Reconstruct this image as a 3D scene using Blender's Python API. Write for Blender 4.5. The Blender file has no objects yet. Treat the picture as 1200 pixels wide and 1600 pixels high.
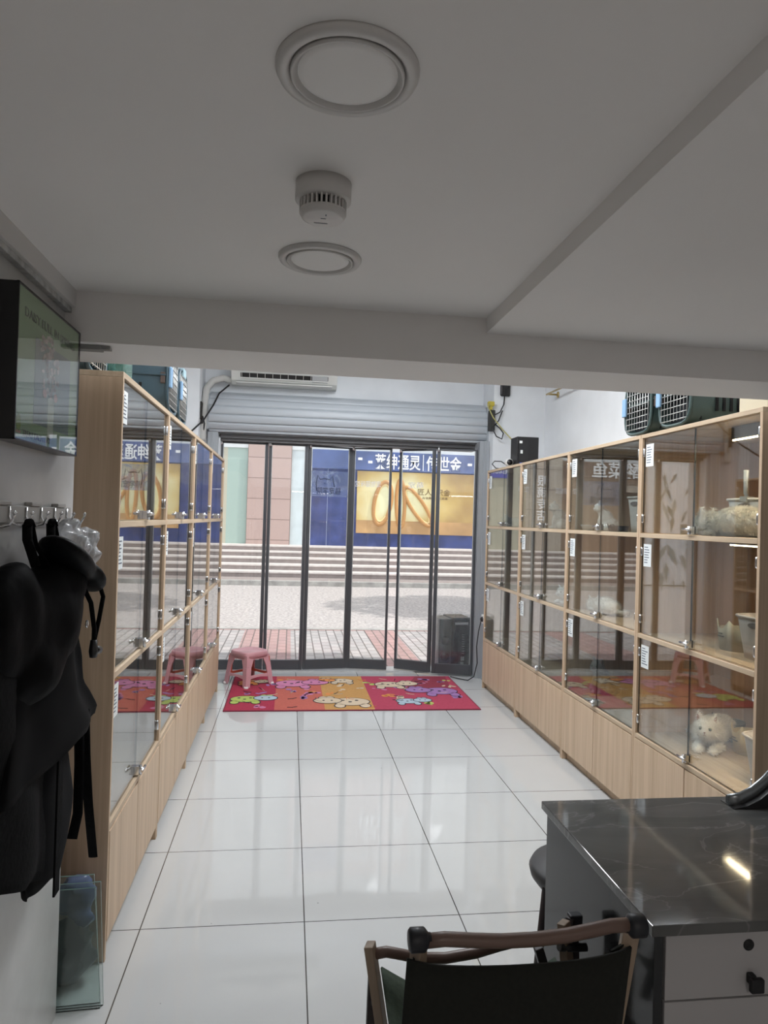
import bpy, bmesh, math, random
from mathutils import Matrix, Vector, noise
random.seed(7)
PI = math.pi
S = bpy.context.scene
COL = S.collection

# ------------------------------------------------------------------ camera
def make_camera():
    f, yaw, pit, rol = 1100.36, 0.1321, 0.0108, 0.0289
    fw = Vector((math.sin(yaw)*math.cos(pit), math.cos(yaw)*math.cos(pit), math.sin(pit)))
    r = Vector((math.cos(yaw), -math.sin(yaw), 0)); u = r.cross(fw)
    r2 = math.cos(rol)*r + math.sin(rol)*u; u2 = -math.sin(rol)*r + math.cos(rol)*u
    m = Matrix((r2, u2, -fw)).transposed().to_4x4(); m.translation = (0, 0, 1.53)
    cd = bpy.data.cameras.new('camera'); c = bpy.data.objects.new('camera', cd); COL.objects.link(c)
    cd.sensor_fit = 'VERTICAL'; cd.sensor_height = 32; cd.lens = f/1600*32
    cd.clip_start = .02; cd.clip_end = 300
    c.matrix_world = m; S.camera = c
make_camera()

# ------------------------------------------------------------------ light and exposure
S.view_settings.view_transform = 'Standard'; S.view_settings.look = 'None'
S.view_settings.gamma = 1; S.view_settings.exposure = 0.0; S.view_settings.use_curve_mapping = False
W = bpy.data.worlds.new('sky'); S.world = W; W.use_nodes = True
nt = W.node_tree; bg = nt.nodes['Background']
sky = nt.nodes.new('ShaderNodeTexSky'); sky.sky_type = 'HOSEK_WILKIE'; sky.turbidity = 4
sky.sun_direction = Vector((.45, -.1, .85)).normalized()
mixs = nt.nodes.new('ShaderNodeMixRGB'); mixs.inputs[0].default_value = .6
mixs.inputs[2].default_value = (1.0, 1.0, 1.02, 1)
nt.links.new(sky.outputs[0], mixs.inputs[1]); nt.links.new(mixs.outputs[0], bg.inputs[0])
bg.inputs[1].default_value = 2.4
sd = bpy.data.lights.new('sun', 'SUN'); sd.energy = 3.4; sd.angle = .02; sd.color = (1, .95, .9)
so = bpy.data.objects.new('sun', sd); COL.objects.link(so)
so.rotation_euler = Vector((.48, -.16, .85)).to_track_quat('Z', 'Y').to_euler()
HALL_LAMP = 31.0     # each of the ceiling lamps over the shop floor in front of the beam
REAR_FILL = 20.0      # fill light added behind the camera to brighten the rear
LED = 22.0

# ------------------------------------------------------------------ materials
MATS = {}
def nodes_of(name):
    m = bpy.data.materials.new(name); m.use_nodes = True
    return m, m.node_tree, m.node_tree.nodes['Principled BSDF']
def mat(name, col, rough=.5, metal=0, spec=None, noise_s=0, noise_a=.0, bump=0, bump_s=None, coat=0, alpha=None, sheen=0):
    if name in MATS: return MATS[name]
    m, t, b = nodes_of(name)
    b.inputs['Base Color'].default_value = (*col, 1); b.inputs['Roughness'].default_value = rough
    b.inputs['Metallic'].default_value = metal
    if spec is not None: b.inputs['Specular IOR Level'].default_value = spec
    if coat: b.inputs['Coat Weight'].default_value = coat; b.inputs['Coat Roughness'].default_value = .05
    if noise_s or bump:
        tc = t.nodes.new('ShaderNodeTexCoord'); n = t.nodes.new('ShaderNodeTexNoise')
        n.inputs['Scale'].default_value = noise_s or bump_s; n.inputs['Detail'].default_value = 6
        t.links.new(tc.outputs['Object'], n.inputs[0])
        if noise_a:
            r = t.nodes.new('ShaderNodeValToRGB')
            r.color_ramp.elements[0].position = .3; r.color_ramp.elements[1].position = .7
            r.color_ramp.elements[0].color = (*[max(0, c*(1-noise_a)) for c in col], 1)
            r.color_ramp.elements[1].color = (*[min(1, c*(1+noise_a)) for c in col], 1)
            t.links.new(n.outputs[0], r.inputs[0]); t.links.new(r.outputs[0], b.inputs['Base Color'])
        if bump:
            bp = t.nodes.new('ShaderNodeBump'); bp.inputs['Strength'].default_value = bump; bp.inputs['Distance'].default_value = .01
            t.links.new(n.outputs[0], bp.inputs['Height']); t.links.new(bp.outputs[0], b.inputs['Normal'])
    MATS[name] = m; return m
def wood(name, a, c, scale=(55, 55, 1.6), rough=.5):
    if name in MATS: return MATS[name]
    m, t, b = nodes_of(name)
    tc = t.nodes.new('ShaderNodeTexCoord'); mp = t.nodes.new('ShaderNodeMapping'); mp.inputs['Scale'].default_value = scale
    n = t.nodes.new('ShaderNodeTexNoise'); n.inputs['Scale'].default_value = 1.6; n.inputs['Detail'].default_value = 5
    n2 = t.nodes.new('ShaderNodeTexNoise'); n2.inputs['Scale'].default_value = .35; n2.inputs['Detail'].default_value = 3
    ad = t.nodes.new('ShaderNodeMath'); ad.operation = 'MULTIPLY_ADD'; ad.inputs[1].default_value = .6
    r = t.nodes.new('ShaderNodeValToRGB')
    r.color_ramp.elements[0].position = .55; r.color_ramp.elements[1].position = .95
    r.color_ramp.elements[0].color = (*a, 1); r.color_ramp.elements[1].color = (*c, 1)
    t.links.new(tc.outputs['Object'], mp.inputs[0]); t.links.new(mp.outputs[0], n.inputs[0]); t.links.new(mp.outputs[0], n2.inputs[0])
    t.links.new(n.outputs[0], ad.inputs[0]); t.links.new(n2.outputs[0], ad.inputs[2])
    t.links.new(ad.outputs[0], r.inputs[0]); t.links.new(r.outputs[0], b.inputs['Base Color'])
    b.inputs['Roughness'].default_value = rough
    MATS[name] = m; return m
def glass(name, tint=(.93, .96, .95), f0=.04, rough=0.0, gain=.96, film=0, filmcol=(.9, .93, 1), power=5):
    if name in MATS: return MATS[name]
    m = bpy.data.materials.new(name); m.use_nodes = True; t = m.node_tree
    for n in list(t.nodes):
        if n.type != 'OUTPUT_MATERIAL': t.nodes.remove(n)
    out = t.nodes['Material Output']
    tr = t.nodes.new('ShaderNodeBsdfTransparent'); tr.inputs[0].default_value = (*tint, 1)
    gl = t.nodes.new('ShaderNodeBsdfGlossy'); gl.inputs['Roughness'].default_value = rough
    lw = t.nodes.new('ShaderNodeLayerWeight'); lw.inputs[0].default_value = .5
    pw = t.nodes.new('ShaderNodeMath'); pw.operation = 'POWER'; pw.inputs[1].default_value = power
    ma = t.nodes.new('ShaderNodeMath'); ma.operation = 'MULTIPLY_ADD'; ma.inputs[1].default_value = gain; ma.inputs[2].default_value = f0
    mx = t.nodes.new('ShaderNodeMixShader')
    t.links.new(lw.outputs['Facing'], pw.inputs[0]); t.links.new(pw.outputs[0], ma.inputs[0])
    t.links.new(ma.outputs[0], mx.inputs[0]); t.links.new(tr.outputs[0], mx.inputs[1]); t.links.new(gl.outputs[0], mx.inputs[2])
    last = mx
    if film:
        tc = t.nodes.new('ShaderNodeTexCoord'); n = t.nodes.new('ShaderNodeTexNoise'); n.inputs['Scale'].default_value = 9; n.inputs['Detail'].default_value = 8
        n.inputs['Distortion'].default_value = 2
        t.links.new(tc.outputs['Object'], n.inputs[0])
        r = t.nodes.new('ShaderNodeValToRGB'); r.color_ramp.elements[0].position = .48; r.color_ramp.elements[1].position = .75
        r.color_ramp.elements[0].color = (film*.3,)*3 + (1,); r.color_ramp.elements[1].color = (film,)*3 + (1,)
        t.links.new(n.outputs[0], r.inputs[0])
        df = t.nodes.new('ShaderNodeBsdfDiffuse'); df.inputs[0].default_value = (*filmcol, 1)
        m2 = t.nodes.new('ShaderNodeMixShader'); t.links.new(r.outputs[0], m2.inputs[0]); t.links.new(mx.outputs[0], m2.inputs[1]); t.links.new(df.outputs[0], m2.inputs[2])
        last = m2
    t.links.new(last.outputs[0], out.inputs[0])
    MATS[name] = m; return m
def emit(name, col, s):
    if name in MATS: return MATS[name]
    m, t, b = nodes_of(name)
    b.inputs['Base Color'].default_value = (*col, 1); b.inputs['Emission Color'].default_value = (*col, 1); b.inputs['Emission Strength'].default_value = s
    MATS[name] = m; return m
def brickmat(name, c1, c2, mortar, bw, bh, ms, rough=.6, offset=.5, nz=.15, ang=0, off=(0, 0), plane='XY', nscale=6, spec=.5, wavy=0):
    if name in MATS: return MATS[name]
    m, t, b = nodes_of(name)
    tc = t.nodes.new('ShaderNodeTexCoord'); mp = t.nodes.new('ShaderNodeMapping')
    mp.inputs['Location'].default_value = (-off[0], -off[1], 0)
    if plane == 'XZ': mp.inputs['Rotation'].default_value = (-PI/2, 0, 0)
    else: mp.inputs['Rotation'].default_value = (0, 0, ang)
    br = t.nodes.new('ShaderNodeTexBrick'); br.offset = offset; br.inputs['Scale'].default_value = 1
    br.inputs['Brick Width'].default_value = bw; br.inputs['Row Height'].default_value = bh
    br.inputs['Mortar Size'].default_value = ms; br.inputs['Mortar Smooth'].default_value = .1
    br.inputs['Color1'].default_value = (*c1, 1); br.inputs['Color2'].default_value = (*c2, 1); br.inputs['Mortar'].default_value = (*mortar, 1)
    t.links.new(tc.outputs['Object'], mp.inputs[0]); t.links.new(mp.outputs[0], br.inputs[0])
    n = t.nodes.new('ShaderNodeTexNoise'); n.inputs['Scale'].default_value = nscale; n.inputs['Detail'].default_value = 7
    t.links.new(tc.outputs['Object'], n.inputs[0])
    mr = t.nodes.new('ShaderNodeMapRange'); mr.inputs['To Min'].default_value = 1-nz; mr.inputs['To Max'].default_value = 1+nz
    t.links.new(n.outputs[0], mr.inputs[0])
    mu = t.nodes.new('ShaderNodeVectorMath'); mu.operation = 'SCALE'
    t.links.new(br.outputs['Color'], mu.inputs[0]); t.links.new(mr.outputs[0], mu.inputs['Scale'])
    t.links.new(mu.outputs[0], b.inputs['Base Color']); b.inputs['Roughness'].default_value = rough
    b.inputs['Specular IOR Level'].default_value = spec
    MATS[name] = m; return m

OAK = wood('oak_laminate', (.49, .35, .225), (.64, .48, .335))
OAKH = wood('oak_laminate_shelf', (.44, .33, .22), (.60, .47, .33), scale=(40, 1.6, 40))
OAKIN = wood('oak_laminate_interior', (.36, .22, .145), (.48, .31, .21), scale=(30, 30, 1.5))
GLASS = glass('cabinet_glass', f0=.075, power=3.1, tint=(.90, .93, .92))
DGLASS = glass('door_glass', tint=(.97, .985, .985), f0=.035, film=.03)
EDGE = mat('glass_edge', (.006, .014, .013), .35)
CHROME = mat('chrome', (.75, .76, .78), .18, 1)
BLACK = mat('black_plastic', (.012, .012, .014), .35)
RUBBER = mat('black_rubber', (.008, .008, .009), .6)
WHITEP = mat('white_plastic', (.75, .75, .73), .4)
PAPER = mat('card_paper', (.80, .84, .84), .6)
INK = mat('ink', (.08, .10, .14), .7)
WALLW = mat('white_wall_paint', (.80, .83, .86), .75, noise_s=3, noise_a=.05)
CEIL = mat('ceiling_paint', (.90, .875, .855), .8, noise_s=1.2, noise_a=.025)
GREYM = mat('grey_aluminium', (.085, .09, .10), .45, .3)

# ------------------------------------------------------------------ mesh builder
class MB:
    def __init__(s): s.v = []; s.f = []; s.m = []; s.sm = []
    def add(s, vs, fs, mi=0, smooth=False, M=None):
        b = len(s.v)
        s.v += [(M @ Vector(v)) if M is not None else Vector(v) for v in vs]
        for f in fs: s.f.append([b+i for i in f]); s.m.append(mi); s.sm.append(smooth)
        return s
    def box(s, x0, x1, y0, y1, z0, z1, mi=0, M=None):
        vs = [(x, y, z) for z in (z0, z1) for y in (y0, y1) for x in (x0, x1)]
        return s.add(vs, [(0, 2, 3, 1), (4, 5, 7, 6), (0, 1, 5, 4), (2, 6, 7, 3), (0, 4, 6, 2), (1, 3, 7, 5)], mi, False, M)
    def hexa(s, p, mi=0):  # 8 points, bottom four then top four, both counter-clockwise from above
        return s.add(p, [(3, 2, 1, 0), (4, 5, 6, 7), (0, 1, 5, 4), (1, 2, 6, 5), (2, 3, 7, 6), (3, 0, 4, 7)], mi)
    def tube(s, pts, r, n=8, mi=0, closed=False, flat=1.0):
        pts = [Vector(p) for p in pts]; k = len(pts)
        rs = r if isinstance(r, (list, tuple)) else [r]*k
        vs = []; prev = None
        for i, p in enumerate(pts):
            a = pts[(i-1) % k] if (closed or i) else p; c = pts[(i+1) % k] if (closed or i < k-1) else p
            t = (c-a).normalized()
            if prev is None:
                q = t.cross(Vector((0, 0, 1)))
                if q.length < .05: q = t.cross(Vector((1, 0, 0)))
                q.normalize()
            else:
                q = (prev - t*prev.dot(t)).normalized()
            prev = q; w = t.cross(q)
            for j in range(n):
                an = 2*PI*j/n
                vs.append(p + q*math.cos(an)*rs[i] + w*math.sin(an)*rs[i]*flat)
        fs = []
        for i in range(k if closed else k-1):
            i2 = (i+1) % k
            for j in range(n):
                j2 = (j+1) % n; fs.append((i*n+j, i*n+j2, i2*n+j2, i2*n+j))
        s.add(vs, fs, mi, True)
        if not closed:
            b = len(s.v)-len(vs)
            s.f.append([b+j for j in range(n)][::-1]); s.m.append(mi); s.sm.append(False)
            s.f.append([b+(k-1)*n+j for j in range(n)]); s.m.append(mi); s.sm.append(False)
        return s
    def lathe(s, prof, n=32, M=None, mi=0, smooth=True, sx=1, sy=1):
        vs = []; fs = []; k = len(prof)
        for (r, z) in prof:
            for j in range(n):
                a = 2*PI*j/n; vs.append((r*math.cos(a)*sx, r*math.sin(a)*sy, z))
        for i in range(k-1):
            for j in range(n):
                j2 = (j+1) % n; fs.append((i*n+j, i*n+j2, (i+1)*n+j2, (i+1)*n+j))
        if prof[0][0] > 1e-6: fs.append(tuple(range(n))[::-1])
        if prof[-1][0] > 1e-6: fs.append(tuple((k-1)*n+j for j in range(n)))
        return s.add(vs, fs, mi, smooth, M)
    def prism(s, poly, ext, mi=0, M=None):   # poly: 3D points, ext: vector
        n = len(poly); e = Vector(ext)
        vs = [Vector(p) for p in poly] + [Vector(p)+e for p in poly]
        fs = [tuple(range(n))[::-1], tuple(range(n, 2*n))] + [(i, (i+1) % n, n+(i+1) % n, n+i) for i in range(n)]
        return s.add(vs, fs, mi, False, M)
    def disc(s, c, rx, ry, ux, uy, th, mi=0, n=20):
        c = Vector(c); ux = Vector(ux); uy = Vector(uy); nn = ux.cross(uy)
        return s.prism([c+ux*rx*math.cos(2*PI*i/n)+uy*ry*math.sin(2*PI*i/n) for i in range(n)], nn*th, mi)
    def grid(s, fn, nu, nv, mi=0, closeu=False):
        vs = [fn(i/nu if closeu else i/(nu-1), j/(nv-1)) for j in range(nv) for i in range(nu)]
        fs = []
        for j in range(nv-1):
            for i in range(nu if closeu else nu-1):
                i2 = (i+1) % nu; fs.append((j*nu+i, j*nu+i2, (j+1)*nu+i2, (j+1)*nu+i))
        return s.add(vs, fs, mi, True)
    def build(s, name, mats, parent=None, bevel=0, world=True, seg=2, recalc=True):
        me = bpy.data.meshes.new(name)
        vs = s.v
        if parent is not None and world:
            inv = pm(parent).inverted(); vs = [inv @ v for v in vs]
        me.from_pydata([tuple(v) for v in vs], [], s.f)
        if not isinstance(mats, (list, tuple)): mats = [mats]
        for m in mats: me.materials.append(m)
        for p, mi, sm in zip(me.polygons, s.m, s.sm): p.material_index = mi; p.use_smooth = sm
        if recalc:
            bm = bmesh.new(); bm.from_mesh(me); bmesh.ops.recalc_face_normals(bm, faces=bm.faces); bm.to_mesh(me); bm.free()
        o = bpy.data.objects.new(name, me); COL.objects.link(o)
        if parent is not None: o.parent = parent
        if bevel:
            md = o.modifiers.new('bevel', 'BEVEL'); md.width = bevel; md.segments = seg; md.limit_method = 'ANGLE'
        return o
def pm(o):
    m = Matrix.LocRotScale(o.location, o.rotation_euler, o.scale)
    return pm(o.parent) @ m if o.parent else m
def tag(o, label=None, cat=None, group=None, kind=None):
    if label: o['label'] = label
    if cat: o['category'] = cat
    if group: o['group'] = group
    if kind: o['kind'] = kind
    return o
def thing(name, label, cat, loc=(0, 0, 0), rz=0, group=None, kind=None):
    o = bpy.data.objects.new(name, None); COL.objects.link(o); o.location = loc; o.rotation_euler = (0, 0, rz)
    o.empty_display_size = .05
    return tag(o, label, cat, group, kind)
def struct(name, mb, m, label=None, bevel=0): return tag(mb.build(name, m, bevel=bevel), label, kind='structure')
def box(*a): return MB().box(*a)
def copy_tree(o, parent=None):
    c = o.copy(); COL.objects.link(c)
    if parent is not None: c.parent = parent
    for ch in list(o.children): copy_tree(ch, c)
    return c
AX = {'front': ((1, 0, 0), (0, 0, 1), (0, -1, 0)),     # read from -Y
      'fromright': ((0, 1, 0), (0, 0, 1), (1, 0, 0)),  # read from +X
      'fromleft': ((0, -1, 0), (0, 0, 1), (-1, 0, 0)),
      'up': ((1, 0, 0), (0, 1, 0), (0, 0, 1)),
      'down': ((1, 0, 0), (0, -1, 0), (0, 0, -1))}
def text(name, body, size, m, loc, ax='front', parent=None, width=None, ext=.002, bold=0, align='LEFT', world=True):
    cu = bpy.data.curves.new(name, 'FONT'); cu.body = body; cu.size = size; cu.extrude = ext; cu.offset = bold
    cu.align_x = align; cu.resolution_u = 3
    to = bpy.data.objects.new(name, cu); COL.objects.link(to)
    bpy.context.view_layer.update()
    me = bpy.data.meshes.new_from_object(to.evaluated_get(bpy.context.evaluated_depsgraph_get()))
    bpy.data.objects.remove(to)
    if width:
        xs = [v.co.x for v in me.vertices]; k = width/(max(xs)-min(xs)); x0 = min(xs)
        for v in me.vertices: v.co.x = (v.co.x-x0)*k
    A = Matrix(AX[ax]).transposed().to_4x4(); A.translation = loc
    if parent is not None and world: A = pm(parent).inverted() @ A
    me.transform(A); me.materials.clear(); me.materials.append(m)
    o = bpy.data.objects.new(name, me); COL.objects.link(o)
    if parent is not None: o.parent = parent
    return o
def blob(name, items, m, parent=None, voxel=.006, smooth=4, world=True, fn=None):
    """one continuous surface grown round ellipsoids and cones: items (kind, centre, radii, euler)"""
    bm = bmesh.new()
    for it in items:
        kind, c, r, e = it
        M = Matrix.LocRotScale(Vector(c), Matrix.Identity(3) if e is None else __import__('mathutils').Euler(e).to_matrix(), Vector(r))
        if kind == 's': bmesh.ops.create_icosphere(bm, subdivisions=3, radius=1, matrix=M)
        elif kind == 'c': bmesh.ops.create_cone(bm, cap_ends=True, segments=14, radius1=1, radius2=.05, depth=1, matrix=M)
        elif kind == 'b': bmesh.ops.create_cube(bm, size=1, matrix=M)
    me = bpy.data.meshes.new(name); bm.to_mesh(me); bm.free()
    o = bpy.data.objects.new(name, me); COL.objects.link(o)
    a = o.modifiers.new('r', 'REMESH'); a.mode = 'VOXEL'; a.voxel_size = voxel; a.use_smooth_shade = True
    b = o.modifiers.new('s', 'SMOOTH'); b.iterations = smooth
    bpy.context.view_layer.update()
    me2 = bpy.data.meshes.new_from_object(o.evaluated_get(bpy.context.evaluated_depsgraph_get()))
    bpy.data.objects.remove(o)
    if fn:
        for v in me2.vertices: v.co = fn(v.co)
    if parent is not None and world: me2.transform(pm(parent).inverted())
    me2.materials.clear(); me2.materials.append(m)
    for p in me2.polygons: p.use_smooth = True
    o = bpy.data.objects.new(name, me2); COL.objects.link(o)
    if parent is not None: o.parent = parent
    return o

# ------------------------------------------------------------------ the room
TILE = None
def floor_mat():
    m, t, b = nodes_of('polished_floor_tile')
    tc = t.nodes.new('ShaderNodeTexCoord'); mp = t.nodes.new('ShaderNodeMapping'); mp.inputs['Location'].default_value = (.5012+6, -2.692+6, 0)
    br = t.nodes.new('ShaderNodeTexBrick'); br.offset = 0; br.inputs['Scale'].default_value = 1
    br.inputs['Brick Width'].default_value = .6; br.inputs['Row Height'].default_value = .6
    br.inputs['Mortar Size'].default_value = .0022; br.inputs['Mortar Smooth'].default_value = 0
    br.inputs['Color1'].default_value = (.55, .56, .56, 1); br.inputs['Color2'].default_value = (.55, .56, .56, 1); br.inputs['Mortar'].default_value = (.06, .055, .05, 1)
    t.links.new(tc.outputs['Object'], mp.inputs[0]); t.links.new(mp.outputs[0], br.inputs[0])
    n = t.nodes.new('ShaderNodeTexNoise'); n.inputs['Scale'].default_value = 1.5; n.inputs['Detail'].default_value = 8; n.inputs['Roughness'].default_value = .6
    t.links.new(tc.outputs['Object'], n.inputs[0])
    mr = t.nodes.new('ShaderNodeMapRange'); mr.inputs['To Min'].default_value = .93; mr.inputs['To Max'].default_value = 1.05; t.links.new(n.outputs[0], mr.inputs[0])
    v = t.nodes.new('ShaderNodeTexVoronoi'); v.inputs['Scale'].default_value = 5.5
    t.links.new(tc.outputs['Object'], v.inputs[0])
    lt = t.nodes.new('ShaderNodeMath'); lt.operation = 'GREATER_THAN'; lt.inputs[1].default_value = .022; t.links.new(v.outputs['Distance'], lt.inputs[0])
    m2 = t.nodes.new('ShaderNodeMath'); m2.operation = 'MULTIPLY_ADD'; m2.inputs[1].default_value = .45; m2.inputs[2].default_value = .55; t.links.new(lt.outputs[0], m2.inputs[0])
    m3 = t.nodes.new('ShaderNodeMath'); m3.operation = 'MULTIPLY'; t.links.new(mr.outputs[0], m3.inputs[0]); t.links.new(m2.outputs[0], m3.inputs[1])
    mu = t.nodes.new('ShaderNodeVectorMath'); mu.operation = 'SCALE'; t.links.new(br.outputs['Color'], mu.inputs[0]); t.links.new(m3.outputs[0], mu.inputs['Scale'])
    t.links.new(mu.outputs[0], b.inputs['Base Color'])
    b.inputs['Roughness'].default_value = .07; b.inputs['Specular IOR Level'].default_value = .9
    n3 = t.nodes.new('ShaderNodeTexNoise'); n3.inputs['Scale'].default_value = 2.2; t.links.new(tc.outputs['Object'], n3.inputs[0])
    r3 = t.nodes.new('ShaderNodeMapRange'); r3.inputs['To Min'].default_value = .015; r3.inputs['To Max'].default_value = .07; t.links.new(n3.outputs[0], r3.inputs[0]); t.links.new(r3.outputs[0], b.inputs['Roughness'])
    return m
XL, XR = -.5801, 1.8074
LY0, LW, RY0, RW = 2.5041, .9367, 2.513, .9642
WLX, WRX = -1.13, 2.45
struct('floor', box(WLX-.2, WRX+.2, -2.3, 7.22, -.1, 0), floor_mat(), 'glossy off-white tiled shop floor')
FLOORSTONE = mat('threshold_stone', (.55, .56, .56), .35, noise_s=20, noise_a=.1)
LWALL = mat('streaky_grey_wall', (.52, .52, .51), .28, noise_s=4, noise_a=.16, bump=.25)
struct('wall_left_front', box(WLX-.12, -.658, -2.3, 2.254, 0, 2.3), LWALL, 'streaky grey wall beside the coat hooks')
struct('wall_left', box(WLX-.12, WLX, 2.254, 7.2, 0, 3.4), WALLW)
struct('wall_right', box(WRX, WRX+.12, -2.3, 7.2, 0, 3.4), WALLW)
struct('wall_back', box(WLX-.12, WRX+.12, -2.42, -2.3, 0, 3.4), mat('rear_wall_paint', (.35, .33, .32), .8))
struct('ceiling', box(WLX-.12, WRX+.12, -2.3, 2.14, 2.163, 2.3), CEIL, 'low grey-white ceiling over the rear of the shop')
struct('ceiling_soffit', box(.585, WRX, -2.3, 2.13, 2.117, 2.17), CEIL, 'lower ceiling strip on the right')
struct('trim_1', box(.585, WRX, -2.3, .735, 2.095, 2.12), CEIL)
struct('ceiling_beam', box(WLX-.1, WRX+.1, 2.12, 2.41, 2.017, 3.4), CEIL, 'white beam across the shop', )
struct('ceiling_front', box(WLX-.12, WRX+.12, 2.4, 7.4, 3.3, 3.4), WALLW)
struct('trim_2', box(-.66, -.628, 1.1, 2.122, 2.113, 2.166), mat('trim_paint', (.66, .64, .62), .6), None, .003)
struct('trim_3', box(-.66, -.64, 1.1, 2.254, 2.098, 2.114), mat('plaster_edge', (.5, .5, .49), .8, noise_s=30, noise_a=.3))
struct('trim_4', MB().box(-.66, -.565, 2.15, 2.185, 2.003, 2.017).box(-.565, -.54, 2.155, 2.18, 2.006, 2.014), mat('grey_conduit_box', (.3, .3, .29), .5), 'short grey cover strip under the beam')
# front wall: head above the door, left pillar, right pillar
struct('wall_front_head', box(WLX, WRX, 7.02, 7.24, 2.32, 3.4), WALLW)
struct('wall_front_left', box(WLX, -.86, 6.62, 7.3, 0, 3.4), WALLW, 'left pillar beside the shutter')
struct('wall_front_left_jamb', box(-.88, -.69, 6.93, 7.24, 0, 2.7), WALLW)
struct('wall_front_right', box(1.93, WRX, 6.64, 7.3, 0, 3.4), WALLW, 'right pillar beside the shutter')
struct('trim_5', MB().box(-.80, -.705, 6.86, 6.94, 0, 2.32).box(-.765, -.745, 6.85, 6.87, 0, 2.32), mat('shutter_guide', (.42, .45, .48), .4, .3), 'left shutter guide rail')
struct('trim_6', MB().box(1.83, 1.925, 6.74, 6.94, 0, 2.33).box(1.87, 1.89, 6.73, 6.75, 0, 2.33), MATS['shutter_guide'], 'right shutter guide rail')
struct('trim_7', MB().box(-.70, 1.84, 6.96, 7.10, 2.252, 2.315).box(-.70, 1.84, 6.93, 6.97, 2.275, 2.315), mat('header_track', (.13, .13, .135), .5, .3), 'dark track above the folding doors')
struct('trim_8', MB().box(-.70, 1.84, 7.02, 7.24, 0, .012), FLOORSTONE, 'pale threshold strip')
struct('baseboard_left', box(WLX, -.87, 6.605, 6.62, 0, .05), mat('pale_skirting', (.6, .62, .62), .4))

# ------------------------------------------------------------------ roller shutter
def shutter():
    t = thing('roller_shutter', 'white slatted roller shutter rolled up above the glass doors', 'shutter', (.54, 6.95, 2.32))
    prof = []; c = (7.0, 2.50); R = .215
    angs = [math.radians(a) for a in (90, 116, 140, 163, 185, 206, 226)]
    pts = [(c[0]+R*math.cos(a), c[1]+R*math.sin(a)) for a in angs] + [(6.875, 2.325)]
    mb = MB()
    for (y0, z0), (y1, z1) in zip(pts, pts[1:]):
        d = Vector((y1-y0, z1-z0)); nrm = Vector((d.y, -d.x)).normalized()
        if nrm.x > 0: nrm = -nrm
        seg = []
        for k in range(7):
            u = (0, .05, .25, .5, .75, .95, 1)[k]; bulge = .006+.008*math.sin(PI*u)
            if k in (0, 6): bulge = -.012
            seg.append((y0+d.x*u+nrm.x*bulge, z0+d.y*u+nrm.y*bulge))
        mb.add([(x, y, z) for x in (-.79, 1.91) for (y, z) in seg], [(i, i+1, 8+i, 7+i) for i in range(6)], 0, True)
    mb.build('slat_curtain', mat('shutter_slats', (.50, .54, .58), .42), t)
    MB().lathe([(.2, -1.34), (.2, 1.34)], 28, Matrix.Translation((.56, 7.0, 2.5)) @ Matrix.Rotation(PI/2, 4, 'Y')).build('roll', MATS['shutter_slats'], t)
    MB().box(-.79, 1.9, 6.865, 6.885, 2.315, 2.34).build('gap_strip', mat('gap_shade_black', (.03, .03, .03), .6), t)  # black strip painted in for the shaded gap below the roll
    MB().box(-.82, -.79, 6.8, 7.02, 2.34, 2.68).build('end_plate', MATS['shutter_guide'], t)
    MB().box(1.91, 1.93, 6.8, 7.02, 2.34, 2.68).build('end_plate', MATS['shutter_guide'], t)
shutter()

# ------------------------------------------------------------------ folding glass doors
AX['fromoutside'] = ((-1, 0, 0), (0, 0, 1), (0, 1, 0))
def door_panel(n, a, b, label, wl=.03, wr=.03, gap=False):
    """panel hung between two floor points a, b (x, y); frame bars with a glass pane"""
    a = Vector((a[0], a[1], 0)); b = Vector((b[0], b[1], 0)); L = (b-a).length; ang = math.atan2((b-a).y, (b-a).x)
    t = thing('door_%d' % n, label, 'door', a, ang, kind='structure')
    H = 2.25; T = .018
    MB().box(0, wl, -T, T, .02, H).build('stile', GREYM, t, .002, world=False)
    MB().box(L-wr, L, -T, T, .02, H).build('stile', GREYM, t, .002, world=False)
    MB().box(wl, L-wr, -T, T, .02, .115).build('bottom_rail', GREYM, t, .002, world=False)
    MB().box(wl, L-wr, -T, T, H-.014, H).build('top_rail', GREYM, t, .002, world=False)
    MB().box(wl-.004, L-wr+.004, -.005, .005, .112, H-.012).build('pane', DGLASS, t, world=False)
    MB().box(wl, wl+.004, -.009, .009, .115, H-.014).box(L-wr-.004, L-wr, -.009, .009, .115, H-.014).build('glazing_strip', mat('silver_strip', (.6, .62, .63), .3, .6), t, world=False)
    MB().lathe([(.012, 0), (.012, .05)], 12, Matrix.Translation((.015, -.03, H-.03))).build('pivot', CHROME, t, world=False)
    return t
door_panel(1, (-.70, 7.05), (-.232, 7.05), 'first folding glass door leaf from the left, beside the pink stool')
door_panel(2, (-.228, 7.05), (.158, 7.05), 'second folding glass door leaf from the left')
d3 = door_panel(3, (.162, 7.06), (.603, 7.13), 'third folding glass door leaf from the left')
d4 = door_panel(4, (.607, 7.13), (1.005, 7.05), 'fourth glass door leaf, left of the narrow open gap', wr=.022)
d5 = door_panel(5, (1.098, 7.12), (1.432, 6.94), 'fifth glass door leaf, right of the narrow open gap', wl=.022)
door_panel(6, (1.436, 6.90), (1.826, 6.82), 'rightmost glass door leaf in front of the wrapped black case', wl=.035, wr=.02)

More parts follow.
